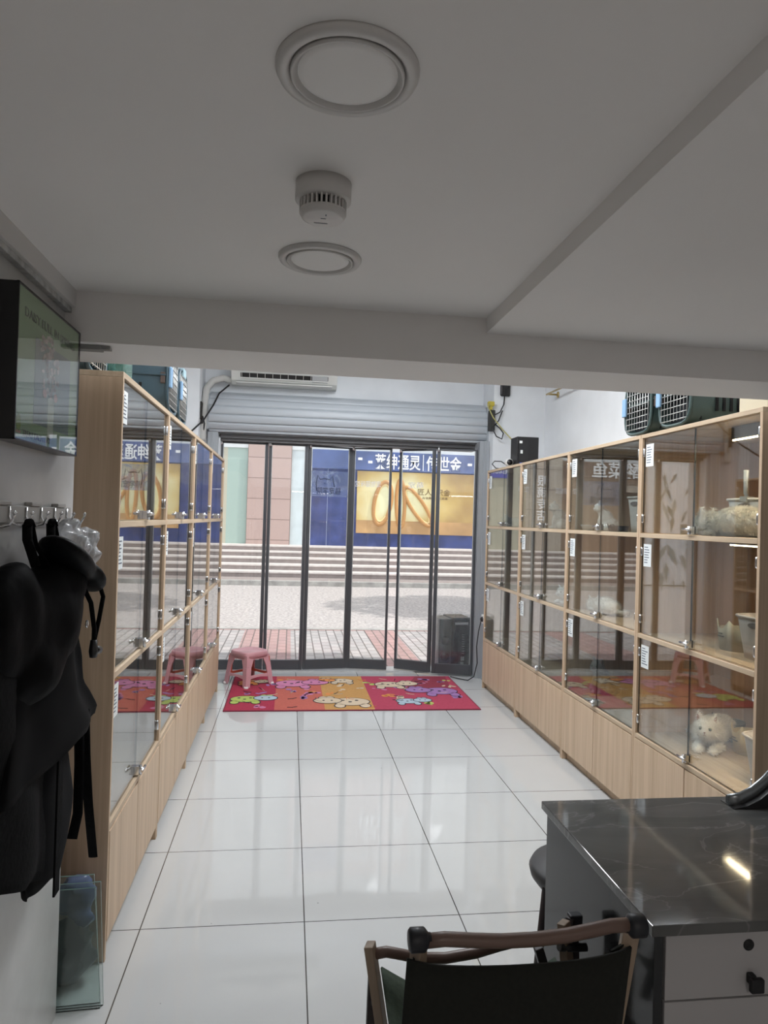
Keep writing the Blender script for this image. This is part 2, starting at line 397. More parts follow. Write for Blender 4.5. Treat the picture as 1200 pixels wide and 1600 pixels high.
# lettering and cat-face logo stuck on the glass, readable from the street
FILM = glass('frosted_band', tint=(.93, .95, 1), f0=.04, film=.55, filmcol=(.42, .50, .66))
STK = mat('logo_black', (.02, .025, .05), .5); STW = mat('white_vinyl', (.85, .85, .9), .4)
MB().box(.034, .412, -.0075, -.006, 1.745, 2.0).build('frosted_band', FILM, d3, world=False)
lg = [(.09, 1.80), (.085, 1.88), (.10, 1.955), (.125, 1.915), (.17, 1.925), (.22, 1.915), (.25, 1.955), (.265, 1.88), (.27, 1.845)]
MB().tube([(x, -.0085, z) for x, z in lg], .0035, 5).build('cat_logo', STK, d3, world=False)
MB().tube([(.165, -.0085, 1.88), (.175, -.0085, 1.875), (.185, -.0085, 1.88)], .002, 4).build('cat_logo_nose', STK, d3, world=False)
text('logo_text', '猫宠学院', .075, STK, (.34, -.0085, 1.775), 'fromoutside', d3, width=.25, ext=.0005, world=False)
text('vinyl_text', '宠物猫咪馆', .07, STW, (.30, -.0085, 1.86), 'fromoutside', d4, width=.26, ext=.0005, world=False)
text('vinyl_text', '萌宠', .07, STW, (.26, -.0085, 1.86), 'fromoutside', d5, width=.16, ext=.0005, world=False)

# ------------------------------------------------------------------ cat cabinets
Z3, Z2, Z1, ZT = .463, .9796, 1.4981, 2.0118
TIERS = [(Z3, Z2-.02), (Z2, Z1-.02), (Z1, ZT-.02)]
def cabinet_proto(Wd, D, label, led):
    """front at x=0, depth towards +x, width along y"""
    t = thing('cat_cabinet', label, 'cabinet')
    T = .018; e = .001
    MB().box(0, D, e, T, 0, ZT-.02).build('side_panel', OAK, t, .0015)
    MB().box(0, D, Wd-T, Wd-e, 0, ZT-.02).build('side_panel', OAK, t, .0015)
    MB().box(0, D, e, Wd-e, ZT-.02, ZT).build('top_board', OAKH, t, .0015)
    for z in (Z3, Z2, Z1):
        MB().box(.0, D-.012, T, Wd-T, z-.022, z).build('shelf', OAKH, t, .0015)
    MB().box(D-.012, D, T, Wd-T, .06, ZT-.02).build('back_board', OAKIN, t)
    MB().box(.035, .05, T, Wd-T, 0, .06).build('kick_board', OAK, t)
    for s in (0, 1):
        y0 = T*0+.004 + s*(Wd/2); y1 = Wd/2-.002 + s*(Wd/2-.002)
        MB().box(-.002, .016, y0+(T-.006 if s == 0 else 0), y1-(T-.006 if s == 1 else 0), .062, Z3-.026).build('cabinet_door', OAK, t, .0012)
    for ti, (z0, z1) in enumerate(TIERS):
        for s in (0, 1):
            y0 = T+.003 if s == 0 else Wd/2+.0015; y1 = Wd/2-.0015 if s == 0 else Wd-T-.003
            g = MB().box(.011, .018, y0, y1, z0+.004, z1-.003)
            # narrow edges of the pane are dark green
            for k in range(6):
                if k in (0, 1, 2, 3): g.m[k] = 1
            d = g.build('glass_door', [GLASS, EDGE], t)
            yh = y0+.006 if s == 0 else y1-.006
            for zz in (z0+.075, z1-.075):
                MB().lathe([(.0, 0), (.006, .001), (.007, .01), (.007, .035), (.006, .044), (0, .045)], 10, Matrix.Translation((.008, yh, zz-.022))).build('hinge', CHROME, d)
            if s == 1:
                yc = Wd/2; zc = z0+.026
                lk = MB().box(-.004, .012, yc-.013, yc+.013, zc-.020, zc+.014)
                lk.tube([(-.020, yc-.033, zc+.002), (-.020, yc+.033, zc+.002)], .0055, 10)
                lk.tube([(-.002, yc, zc+.002), (-.020, yc, zc+.002)], .007, 10)
                lk.tube([(-.008, yc, zc-.022), (-.008, yc, zc+.016)], .006, 10)
                lk.box(.017, .026, yc-.014, yc+.014, zc-.018, zc+.016)
                lk.build('lock', CHROME, d)
                cx = .0095
                cy1 = Wd-T-.025; cz1 = z1-.035
                cm = MB().box(cx, cx+.001, cy1-.075, cy1, cz1-.115, cz1)
                for q in range(7):
                    w = random.uniform(.03, .06)
                    cm.box(cx-.0006, cx, cy1-.008-w, cy1-.008, cz1-.018-q*.013, cz1-.014-q*.013, 1)
                cm.build('price_card', [PAPER, INK], d)
        if led and ti in led:
            L = MB().box(D*.42, D*.42+.02, .04, .34, z1-.016, z1-.002)
            ls = L.build('led_strip', emit('warm_led', (1, .78, .48), LED), t)
    return t
lproto = cabinet_proto(LW, .53, '', None)
rproto = cabinet_proto(RW, .62, '', None)
LNAMES = ['nearest left oak cat cabinet, with the tall plain side panel facing the room',
          'second left oak cat cabinet from the front, below the dark carriers',
          'third left oak cat cabinet, between its second and last neighbours',
          'farthest left oak cat cabinet, beside the pink stool']
RNAMES = ['nearest right oak cat cabinet, warm lit, with the white cat lying in the bottom',
          'second right oak cat cabinet from the front, with a tall white bin on top level',
          'third right oak cat cabinet, with a pale grey cat sitting on the top level',
          'farthest right oak cat cabinet, under the black metal box']
def place_units(proto, names, group, fn):
    out = []
    for i, n in enumerate(names):
        o = proto if i == 0 else copy_tree(proto)
        tag(o, n, 'cabinet', group); fn(o, i); out.append(o)
    return out
def fl(o, i): o.location = (XL, LY0+(i+1)*LW, 0); o.rotation_euler = (0, 0, PI)
def fr(o, i): o.location = (XR, RY0+i*RW, 0)
LU = place_units(lproto, LNAMES, 'oak and glass cat cabinets along the left wall', fl)
RU = place_units(rproto, RNAMES, 'oak and glass cat cabinets along the right wall', fr)
# warm LED strips glowing inside the nearest right cabinets
LEDM = emit('warm_led', (1, .78, .48), LED)
def led(u, y0, y1, x, z):
    MB().box(x+.005, x+.013, y0, y1, z-.006, z).build('led_strip', LEDM, u); MB().box(x-.001, x+.019, y0, y1, z, z+(.014 if z < 1.9 else .056)).build('led_housing', mat('brown_alu', (.12, .09, .07), .4, .5), u)
for z, y1 in ((1.935, RY0+.42), (Z1-.034, RY0+.42), (Z2-.034, RY0+.42)): led(RU[0], RY0+.06, y1, XR+.15, z)
led(RU[1], RY0+RW+.06, RY0+RW+.3, XR+.3, Z1-.034)
for u, z, p in ((0, 1.925, 2.0), (0, 1.45, 1.4), (0, .93, 1.6), (1, 1.44, .8)):
    ld = bpy.data.lights.new('led_light', 'AREA'); ld.shape = 'RECTANGLE'; ld.size = .02; ld.size_y = .3; ld.energy = p; ld.color = (1, .76, .5)
    lo = bpy.data.objects.new('led_light', ld); COL.objects.link(lo); lo.location = (XR+.159, RY0+u*RW+.24, z)
for u, z in ((0, 1.80), (0, 1.28), (0, 1.14), (0, .80)):
    MB().lathe([(.016, 0), (.022, .003), (.022, 0)], 20, Matrix.Translation((XR+.45, RY0+.0185, z)) @ Matrix.Rotation(-PI/2, 4, 'X')).build('vent_ring', mat('dark_vent', (.03, .03, .035), .5), RU[0])

# ------------------------------------------------------------------ outside
PAVE = brickmat('pavement_bricks', (.48, .44, .43), (.37, .35, .345), (.16, .14, .135), .21, .105, .008, nz=.15, ang=PI/2, offset=.5)
PINKP = brickmat('pink_pavement_bricks', (.45, .29, .27), (.39, .25, .24), (.16, .12, .11), .21, .105, .008, nz=.15, ang=PI/2)
mp_ = MB().box(-16, 20, 7.22, 9.8, -.12, -.004)
struct('ground_pavement', mp_, PAVE, 'grey paver pavement outside the glass doors')
mb = MB()
for x0, x1, y0, y1 in ((-.55, .05, 7.24, 9.6), (1.05, 1.45, 7.24, 9.6), (2.5, 3.1, 7.24, 9.6), (-2.6, -2.1, 7.24, 9.6), (-16, 20, 9.62, 9.67), (5, 5.5, 7.24, 9.6), (-5, -4.4, 7.24, 9.6)):
    mb.box(x0, x1, y0, y1, -.01, .0)
struct('ground_pavement_bands', mb, PINKP)
ROAD = mat('asphalt', (.42, .385, .37), .85, noise_s=22, noise_a=.38, bump=.4)
struct('ground_road', box(-16, 20, 9.8, 15.86, -.14, -.005), ROAD, 'pale sunlit asphalt road')
struct('ground_kerb', MB().box(-16, 20, 9.68, 9.82, -.1, .004).box(-16, 20, 15.8, 16.0, -.1, .1), mat('kerb_stone', (.36, .35, .33), .8, noise_s=5, noise_a=.3))
STEP = mat('step_granite', (.31, .265, .25), .7, noise_s=8, noise_a=.12)
STEPL = mat('step_edge_granite', (.62, .57, .54), .7, noise_s=8, noise_a=.1)
struct('ground_sidewalk', box(-16, 20, 16.0, 16.8, -.1, .10), STEP)
sb = MB()
for i, (y, z) in enumerate(((16.75, .23), (17.35, .36), (17.95, .49), (18.55, .62), (19.1, .75))):
    sb.box(-16, 20, y+.03, 22, z-.16, z-.035, 0); sb.box(-16, 20, y, 22, z-.035, z, 1)
struct('stairs', sb, [STEP, STEPL], 'five long granite steps across the road')
# opposite building
FY = 20.0
fac = thing('shop_building', 'large building across the street with blue shopfront and gold poster', 'building', (0, FY, .75))
def fb(name, x0, x1, z0, z1, m, y0=FY, y1=FY+.3, bevel=0): return MB().box(x0, x1, y0, y1, z0, z1).build(name, m, fac, bevel)
GRAN = brickmat('pink_granite', (.47, .345, .31), (.45, .33, .295), (.24, .17, .15), 1.2, .575, .012, plane='XZ', offset=0, nz=.08, off=(-1.21, .12), nscale=30)
BEIGE = brickmat('beige_cladding', (.45, .40, .34), (.42, .37, .31), (.22, .19, .16), 1.1, .6, .012, plane='XZ', offset=0, nz=.08)
fb('upper_wall', -16, 20, 3.64, 11, mat('pale_render', (.42, .43, .43), .8, noise_s=1, noise_a=.06), FY+.05)
fb('fascia_band', -16, 20, 3.42, 3.75, mat('pale_fascia', (.62, .65, .66), .6), FY-.05)
fb('granite_column', -1.21, .0, .73, 3.6, GRAN, FY-.08)
fb('white_panel', .0, .50, .73, 3.5, mat('pale_blue_panel', (.60, .68, .70), .4, noise_s=3, noise_a=.08), FY)
fb('white_panel', .50, .57, .73, 3.5, mat('white_frame', (.72, .74, .74), .4), FY-.06)
fb('glass_front', -3.2, -1.77, .73, 3.5, mat('cream_panel', (.48, .46, .36), .4), FY)
fb('glass_front', -1.77, -1.21, .73, 3.5, mat('pale_green_glass', (.36, .47, .42), .2), FY)
BLUE = mat('blue_panel', (.035, .055, .185), .45, noise_s=2.5, noise_a=.35)
BLUE2 = mat('blue_band', (.07, .11, .27), .4, noise_s=2.5, noise_a=.3)
fb('blue_wall', .57, 8.5, .73, 2.93, BLUE)
fb('blue_wall_seam', 1.02, 1.035, .73, 2.93, mat('seam_light', (.25, .3, .45), .5), FY-.006, FY+.01)
for x in (5.9, 7.2): fb('blue_wall_seam', x, x+.015, .73, 2.93, MATS['seam_light'], FY-.006, FY+.01)
fb('sign_band', .57, 8.5, 2.93, 3.46, BLUE2, FY-.10, FY+.2)
WHITELET = mat('white_lettering', (.85, .87, .88), .4)
s1 = text('sign_text', '莱绅通灵', .46, WHITELET, (2.34, FY-.11, 3.01), 'front', fac, width=1.32, ext=.01, bold=.006)
fb('sign_divider', 3.73, 3.75, 2.96, 3.42, WHITELET, FY-.12, FY-.1)
text('sign_text', '传世金', .46, WHITELET, (3.83, FY-.11, 3.0), 'front', fac, width=1.03, ext=.01, bold=.006)
def gold_mat():
    m, t, b = nodes_of('gold_poster_print')
    tc = t.nodes.new('ShaderNodeTexCoord'); mp = t.nodes.new('ShaderNodeMapping'); mp.inputs['Location'].default_value = (-3.15, 0, -1.28)
    mp.inputs['Scale'].default_value = (.5, 0, .8)
    gr = t.nodes.new('ShaderNodeTexGradient'); gr.gradient_type = 'SPHERICAL'
    mp.inputs['Location'].default_value = (-1.5, 0, -1.05)
    r = t.nodes.new('ShaderNodeValToRGB')
    el = r.color_ramp.elements; el[0].position = 0; el[0].color = (.30, .17, .06, 1); el[1].position = .85; el[1].color = (.82, .80, .50, 1)
    e = el.new(.45); e.color = (.62, .45, .16, 1)
    t.links.new(tc.outputs['Object'], mp.inputs[0]); t.links.new(mp.outputs[0], gr.inputs[0])
    v = t.nodes.new('ShaderNodeTexVoronoi'); v.inputs['Scale'].default_value = 2.3; t.links.new(tc.outputs['Object'], v.inputs[0])
    ma = t.nodes.new('ShaderNodeMath'); ma.operation = 'MULTIPLY_ADD'; ma.inputs[1].default_value = .25; t.links.new(v.outputs['Distance'], ma.inputs[0]); t.links.new(gr.outputs[0], ma.inputs[2])
    t.links.new(ma.outputs[0], r.inputs[0]); t.links.new(r.outputs[0], b.inputs['Base Color']); b.inputs['Roughness'].default_value = .4
    return m
ad = fb('poster', 1.86, 5.35, 1.50, 2.90, gold_mat(), FY-.04, FY)
fb('poster_base', 1.86, 5.35, 1.13, 1.50, mat('poster_table_print', (.50, .30, .13), .4, noise_s=1.5, noise_a=.25), FY-.04, FY)
gm = [mat('printed_gold', (.50, .26, .09), .35), mat('printed_gold_light', (.80, .62, .30), .3)]
rg = MB()
def ring(cx, cz, rx, rz, tilt, th):
    n = 36
    for k, (g, mi) in enumerate(((1, 0), (.86, 1))):
        pts = []
        for i in range(n):
            a = 2*PI*i/n; x = rx*g*math.cos(a); z = rz*g*math.sin(a)
            pts.append((cx+x*math.cos(tilt)-z*math.sin(tilt), FY-.045-.004*k, cz+x*math.sin(tilt)+z*math.cos(tilt)))
        rg.tube(pts, th*(1 if k == 0 else .55), 6, mi, closed=True, flat=1)
ring(2.60, 2.0, .24, .62, -.16, .06); ring(3.12, 2.0, .12, .68, .03, .055); ring(3.62, 1.93, .18, .66, .62, .055)
rg.build('poster_rings', gm, fac)
text('poster_text', '匠人  织金', .2, mat('brown_lettering', (.16, .09, .03), .6), (3.62, FY-.045, 2.28), 'front', fac, width=.95, ext=.003)
text('poster_text', '古法黄金 手工匠造', .07, MATS['brown_lettering'], (3.75, FY-.045, 2.16), 'front', fac, width=.75, ext=.002)
for x, z, a in ((1.86, 3.2, .4), (5.05, 3.15, -.3), (2.15, 3.12, .3)):
    fb('tag_mark', x, x+.12, z, z+.07, WHITELET, FY-.13, FY-.1)
# facade to the left (seen mirrored in the right cabinets)
fb('granite_column', -4.3, -3.2, .73, 3.5, BEIGE, FY-.08)
fb('brown_shopfront', -8.6, -4.3, .73, 2.95, mat('brown_cladding', (.30, .21, .15), .6, noise_s=2, noise_a=.1), FY)
fb('doorway', -7.6, -6.3, .73, 2.55, mat('dark_doorway', (.07, .05, .04), .5), FY-.03)
fb('doorway_frame', -7.75, -6.15, 2.55, 2.75, BEIGE, FY-.06)
fb('sign_band', -8.6, -4.3, 2.95, 3.42, mat('brown_sign', (.16, .10, .07), .5), FY-.1)
text('sign_text', '酸菜鱼', .5, WHITELET, (-6.7, FY-.11, 3.0), 'front', fac, width=1.5, ext=.01, bold=.006)
for i, ch in enumerate('眼镜专店'):
    text('sign_text', ch, .34, WHITELET, (-3.86, FY-.09, 2.68-i*.34), 'front', fac, ext=.01, bold=.004)
fb('blue_sign', -2.7, -2.0, 2.85, 3.3, mat('violet_sign', (.12, .13, .50), .4), FY-.05)
text('sign_text', '电玩城', .2, WHITELET, (-2.66, FY-.06, 2.98), 'front', fac, width=.6, ext=.01)
fb('granite_column', -9.8, -8.6, .73, 3.5, GRAN, FY-.08)
fb('glass_front', -16, -9.8, .73, 3.5, MATS['pale_green_glass'], FY)
fb('granite_column', 8.5, 9.8, .73, 3.5, GRAN, FY-.08)
fb('glass_front', 9.8, 20, .73, 3.5, MATS['pale_green_glass'], FY)
lv = MB()
for i in range(9): lv.box(-.6, 8, FY-.06, FY+.05, 4.45+i*.125, 4.52+i*.125)
lv.build('louvre_grille', mat('louvre_grey', (.10, .11, .12), .6), fac)
fb('upper_panel', .2, 3.6, 5.75, 8.6, mat('pinkish_panel', (.44, .36, .34), .6, noise_s=3, noise_a=.1), FY-.03)
text('sign_text', '品派', .75, WHITELET, (2.2, FY-.05, 6.95), 'front', fac, width=1.3, ext=.01)
text('sign_text', '一品适家生活馆', .3, WHITELET, (1.3, FY-.05, 7.9), 'front', fac, width=2.1, ext=.01)

# white leaf-print banner board standing on the pavement left of the door (mirrored in the right cabinets)
bn = thing('banner_board', 'white leaf-printed banner board outside, mirrored in the nearest right cabinet', 'banner', (-1.45, 8.5, 0))
MB().box(-1.98, -.86, 8.5, 8.54, .02, 2.35).build('board', mat('banner_white', (.86, .84, .84), .5), bn)
MB().box(-2.02, -1.98, 8.49, 8.55, -.0, 2.37).box(-.86, -.83, 8.49, 8.55, .0, 2.37).build('frame', GREYM, bn)
lf = MB()
for i in range(46):
    x = random.uniform(-1.85, -.98); z = random.uniform(.85, 2.25); a = random.uniform(-.9, .9)-PI/2; L = random.uniform(.12, .34); w = L*random.uniform(.07, .16)
    d = Vector((math.cos(a), 0, math.sin(a))); p = Vector((-d.z, 0, d.x)); o_ = Vector((x, 8.498-.0004*i, z))
    q = [o_, o_+d*L*.35+p*w, o_+d*L, o_+d*L*.35-p*w]
    if max(v.x for v in q) < -.88 and min(v.x for v in q) > -1.96: lf.prism([q[0], q[3], q[2], q[1]], (0, .0003, 0), i % 2)
lf.box(-1.9, -1.35, 8.496, 8.499, 1.42, 1.58, 0)
lf.box(-1.98, -.86, 8.495, 8.499, .78, .795, 0)
lf.build('leaf_print', [mat('leaf_grey', (.16, .19, .17), .6), mat('leaf_pale', (.38, .41, .38), .6)], bn)

# street tree whose crown shades part of the road
tr = thing('street_tree', 'leafy street tree outside to the right of the shop', 'tree', (6.7, 9.5, 0))
MB().tube([(6.7, 9.5, -.05), (6.65, 9.6, 2), (6.5, 10.3, 4.4)], [.17, .13, .09], 10).build('trunk', mat('bark', (.12, .09, .07), .9), tr)
lfm = MB()
for i in range(2600):
    th = random.uniform(0, 2*PI); u = random.uniform(-1, 1); rr = random.random()**.4
    c = Vector((6.3+2.4*rr*math.sqrt(1-u*u)*math.cos(th), 11.3+1.9*rr*math.sqrt(1-u*u)*math.sin(th), 5.6+1.6*rr*u))
    a = Vector((random.uniform(-1, 1), random.uniform(-1, 1), random.uniform(-.5, .5))).normalized()*.13; b_ = a.cross(Vector((0, 0, 1))).normalized()*.06
    lfm.add([c-a, c+b_, c+a, c-b_], [(0, 1, 2, 3)])
lfm.build('foliage', mat('leaf_green', (.08, .17, .05), .6), tr, recalc=False)

# ------------------------------------------------------------------ ceiling fittings
def downlight(x, y, r, label):
    t = thing('ceiling_light', label, 'ceiling light', (x, y, 2.163), group=None)
    M = Matrix.Translation((x, y, 2.163)) @ Matrix.Scale(-1, 4, (0, 0, 1))
    MB().lathe([(r*.80, 0), (r*.80, .006), (r*.86, .011), (r*.97, .009), (r, .003), (r, 0)], 56, M).build('trim_ring', mat('downlight_trim', (.66, .64, .62), .35), t)
    MB().lathe([(r*.80, .006), (r*.79, .012), (r*.755, .012), (r*.72, .003), (r*.71, .001)], 56, M).build('inner_ring', MATS['downlight_trim'], t)
    MB().lathe([(0, .0095), (r*.60, .009), (r*.69, .007), (r*.72, .0015)], 48, M).build('diffuser', mat('downlight_diffuser', (.95, .93, .91), .9, spec=.1), t)
downlight(.062, .99, .102, 'round unlit ceiling light, the larger-looking one nearest the viewer')
downlight(.053, 1.72, .101, 'round unlit ceiling light between the smoke detector and the beam')
def detector():
    x, y = .044, 1.335
    t = thing('smoke_detector', 'white smoke detector with a ring of dark slots, between the two round lights', 'smoke detector', (x, y, 2.163))
    M = Matrix.Translation((x, y, 2.163)) @ Matrix.Scale(-1, 4, (0, 0, 1))
    WP = mat('detector_white', (.66, .64, .62), .4)
    MB().lathe([(.053, 0), (.053, .033), (.051, .035), (.046, .036)], 48, M).build('base', WP, t)
    MB().lathe([(.036, .03), (.036, .055)], 32, M).build('chamber', mat('dark_chamber', (.02, .02, .02), .7), t)
    fins = MB()
    for i in range(30):
        a = 2*PI*i/30; R_ = M @ Matrix.Rotation(a, 4, 'Z')
        fins.box(.036, .0445, -.0017, .0017, .034, .054, 0, R_)
    fins.build('slot_fins', WP, t)
    MB().lathe([(.0445, .053), (.0445, .058), (.040, .065), (.036, .0672), (0, .0672)], 48, M).build('cap', WP, t)
    MB().box(x+.004, x+.0065, y-.022, y-.016, 2.0952, 2.0958).box(x-.004, x+.006, y-.004, y-.0025, 2.0952, 2.0958).box(x-.016, x+.010, y+.018, y+.019, 2.0952, 2.0958).build('marking', INK, t)
detector()
# working lamps on the high ceiling over the shop floor (out of the frame above the beam)
def hall_lamp(x, y, label):
    t = thing('ceiling_lamp', label, 'ceiling lamp', (x, y, 3.3))
    MB().box(x-.3, x+.3, y-.3, y+.3, 3.26, 3.3).build('housing', WHITEP, t)
    MB().box(x-.28, x+.28, y-.28, y+.28, 3.252, 3.26).build('diffuser', emit('lamp_diffuser', (.95, .98, 1), 3), t)
    l = bpy.data.lights.new('ceiling_lamp_light', 'AREA'); l.size = .56; l.energy = HALL_LAMP; l.color = (.93, .96, 1)
    o = bpy.data.objects.new('ceiling_lamp_light', l); COL.objects.link(o); o.location = (x, y, 3.24)
for i, (x, y) in enumerate(((.6, 3.1), (.6, 4.1), (.6, 5.1))): hall_lamp(x, y, ('high square lamp nearest the beam', 'high square lamp over the middle of the aisle', 'high square lamp nearest the shutter')[i])
l = bpy.data.lights.new('rear_fill_light', 'AREA'); l.size = .5; l.energy = REAR_FILL; l.color = (1, .93, .88)  # unseen fill light, added to lift the rear floor and ceiling
o = bpy.data.objects.new('rear_fill_light', l); COL.objects.link(o); o.location = (.27, -1.7, 2.095)
rl = thing('ceiling_lamp', 'square lamp over the rear of the shop', 'ceiling lamp', (.27, -1.7, 2.163))
MB().box(0.0, .54, -1.97, -1.43, 2.10, 2.163).build('housing', WHITEP, rl)  # made-up housing that dresses the fill light

# ------------------------------------------------------------------ air conditioner
def aircon():
    x0, x1, y1 = -.60, .415, 7.02
    t = thing('air_conditioner', 'white wall air conditioner above the roller shutter', 'air conditioner', (-.09, 7.02, 2.785))
    prof = [(y1, 2.795), (y1-.10, 2.790), (y1-.16, 2.825), (y1-.20, 2.905), (y1-.215, 3.005), (y1-.20, 3.085), (y1, 3.095)]
    MB().prism([(x0, y, z) for y, z in prof], (x1-x0, 0, 0)).build('body', mat('aircon_white', (.70, .71, .68), .4), t, .006)
    MB().prism([(x0+.09, y1-.125, 2.797), (x0+.09, y1-.205, 2.890), (x0+.09, y1-.19, 2.895), (x0+.09, y1-.11, 2.805)], (x1-x0-.18, 0, 0)).build('outlet', mat('dark_outlet', (.02, .02, .02), .6), t)
    v = MB()
    for i in range(12):
        x = x0+.10+i*.073; v.prism([(x, y1-.13, 2.802), (x, y1-.212, 2.888), (x, y1-.19, 2.895), (x, y1-.11, 2.810)], (.004, 0, 0))
    v.box(x0+.09, x1-.09, y1-.185, y1-.175, 2.842, 2.848)
    v.build('vanes', WHITEP, t)
    MB().prism([(x0+.05, y1-.12, 2.787), (x0+.05, y1-.19, 2.800), (x0+.05, y1-.19, 2.807), (x0+.05, y1-.12, 2.797)], (x1-x0-.10, 0, 0)).build('flap', WHITEP, t)
    MB().box(x0+.40, x0+.62, y1-.219, y1-.19, 2.910, 2.940).build('display', mat('display_dark', (.03, .05, .08), .2), t)
    MB().prism([(x1-.245, y1-.14, 2.807), (x1-.245, y1-.214, 2.890), (x1-.245, y1-.2, 2.895), (x1-.245, y1-.12, 2.810)], (.15, 0, 0)).build('filler', mat('pale_grey_slot', (.5, .52, .53), .5), t)
aircon()
mb = MB()
pts = [(-.60, 6.93, 2.83), (-.68, 6.88, 2.84), (-.77, 6.84, 2.80), (-.82, 6.82, 2.72), (-.835, 6.80, 2.55), (-.84, 6.78, 2.35), (-.84, 6.78, 2.2)]
fine = []
for a, b in zip(pts, pts[1:]):
    for k in range(6): fine.append(Vector(a).lerp(Vector(b), k/6))
mb.tube(fine, [.030+.004*(i % 2) for i in range(len(fine))], 10)
tag(mb.build('refrigerant_pipe', mat('wrapped_pipe', (.55, .55, .53), .6)), 'grey wrapped pipe curving down from the air conditioner', 'pipe')
tag(MB().tube([(-.62, 6.90, 2.78), (-.70, 6.80, 2.68), (-.74, 6.70, 2.55), (-.80, 6.5, 2.38), (-.95, 6.2, 2.15), (-1.0, 6.1, 2.02)], .008, 8).build('power_cable', BLACK), 'black cable drooping from the air conditioner to the left cabinets', 'cable')
so_ = thing('burnt_socket', 'dark scorched wall socket on the left pillar', 'socket', (-.85, 6.75, 2.5))
MB().box(-.862, -.845, 6.70, 6.80, 2.42, 2.58).box(-.85, -.835, 6.72, 6.77, 2.38, 2.45).build('plate', mat('scorched_plastic', (.03, .028, .025), .8, noise_s=40, noise_a=.5), so_, .004)
MB().tube([(-.84, 6.75, 2.45), (-.82, 6.74, 2.38), (-.83, 6.76, 2.30)], .006, 6).build('wire', BLACK, so_)

# ------------------------------------------------------------------ things on the right pillar and cabinet tops
r_ = thing('wall_router', 'small black rounded device high on the right pillar', 'device', (2.03, 6.63, 2.82))
MB().box(1.985, 2.085, 6.605, 6.638, 2.76, 2.90).build('casing', BLACK, r_, .03, seg=4)
MB().box(2.062, 2.070, 6.602, 6.606, 2.865, 2.873).build('indicator_light', mat('tiny_white', (.8, .8, .8), .4), r_)
tag(MB().tube([(2.03, 6.625, 2.77), (2.02, 6.61, 2.68), (1.98, 6.60, 2.60), (1.93, 6.62, 2.575), (1.90, 6.66, 2.55)], .006, 6).build('thin_cable', BLACK), 'black cable from the small rounded device to the shutter switch', 'cable')
tag(MB().tube([(2.01, 6.62, 2.62), (1.97, 6.6, 2.52), (1.92, 6.58, 2.46), (1.90, 6.56, 2.43), (1.94, 6.56, 2.36), (2.0, 6.58, 2.34), (2.02, 6.6, 2.4), (1.98, 6.6, 2.45), (1.92, 6.62, 2.50)], .006, 6).build('thin_cable', BLACK), 'looped black cable hanging below the shutter switch', 'cable')
sw = thing('shutter_switch', 'black switch box with a yellow cap at the right end of the shutter', 'switch', (1.90, 6.66, 2.45))
MB().box(1.885, 1.935, 6.60, 6.68, 2.42, 2.62).build('box', mat('dirty_black', (.03, .03, .028), .6), sw, .004)
MB().box(1.86, 1.92, 6.58, 6.63, 2.655, 2.70).box(1.875, 1.905, 6.59, 6.62, 2.62, 2.66).build('cap', mat('yellow_plastic', (.55, .45, .06), .5), sw, .005)
tag(MB().tube([(1.87, 6.58, 2.68), (1.85, 6.56, 2.64), (1.90, 6.55, 2.54), (1.98, 6.5, 2.42), (2.06, 6.4, 2.30), (2.06, 6.3, 2.28)], .006, 6).build('yellow_cable', mat('yellow_cable_pvc', (.45, .42, .16), .5)), 'yellow cable from the switch down to the black metal box', 'cable')
bx = thing('security_box', 'tall black metal box standing on the farthest right cabinet', 'box', (2.06, 6.2, 2.012))
MB().box(1.97, 2.17, 6.02, 6.20, 2.013, 2.30).build('casing', mat('black_metal', (.02, .02, .022), .4, .3), bx, .004)
MB().box(1.985, 2.07, 6.012, 6.022, 2.04, 2.28).build('front_panel', BLACK, bx)
MB().box(1.99, 2.015, 6.008, 6.013, 2.24, 2.262).box(2.0, 2.02, 6.008, 6.013, 2.15, 2.18).build('label_sticker', PAPER, bx)
MB().box(1.995, 2.02, 6.008, 6.013, 2.05, 2.07).build('blue_sticker', mat('blue_sticker', (.1, .15, .5), .4), bx)
cm = thing('small_camera', 'small white camera with a black round lens beside the black box', 'camera', (1.93, 6.15, 2.012))
MB().lathe([(.035, 0), (.035, .01), (.012, .015), (.012, .03)], 20, Matrix.Translation((1.93, 6.12, 2.013))).build('stand', WHITEP, cm)
MB().lathe([(.02, -.03), (.032, -.02), (.032, .03)], 20, Matrix.Translation((1.93, 6.12, 2.075)) @ Matrix.Rotation(PI/2, 4, 'X')).build('body', WHITEP, cm)
MB().lathe([(.026, .03), (.026, .034), (0, .036)], 20, Matrix.Translation((1.93, 6.12, 2.075)) @ Matrix.Rotation(PI/2, 4, 'X')).build('lens', BLACK, cm)
tag(MB().tube([(1.92, 6.2, 2.02), (1.85, 6.25, 2.03), (1.83, 6.3, 2.07), (1.86, 6.33, 2.10), (1.92, 6.32, 2.10), (1.97, 6.28, 2.06), (1.99, 6.24, 2.03)], .005, 6).build('coiled_cable', BLACK), 'coiled dark cable lying on the far end of the right cabinets', 'cable')
tb = thing('towel_rail', 'brass wall rail on the right wall above the cabinets', 'rail', (2.44, 6.3, 2.74))
GOLD = mat('brass', (.55, .42, .18), .3, .9)
MB().tube([(2.345, 6.33, 2.745), (2.36, 5.6, 2.745), (2.36, 3.9, 2.745)], .009, 10).build('bar', GOLD, tb)
for y in (6.31, 4.0):
    MB().tube([(2.35, y, 2.745), (2.43, y, 2.745)], .008, 8).lathe([(.03, 0), (.03, .006), (.012, .014)], 20, Matrix.Translation((2.449, y, 2.745)) @ Matrix.Rotation(-PI/2, 4, 'Y')).build('bracket', GOLD, tb)

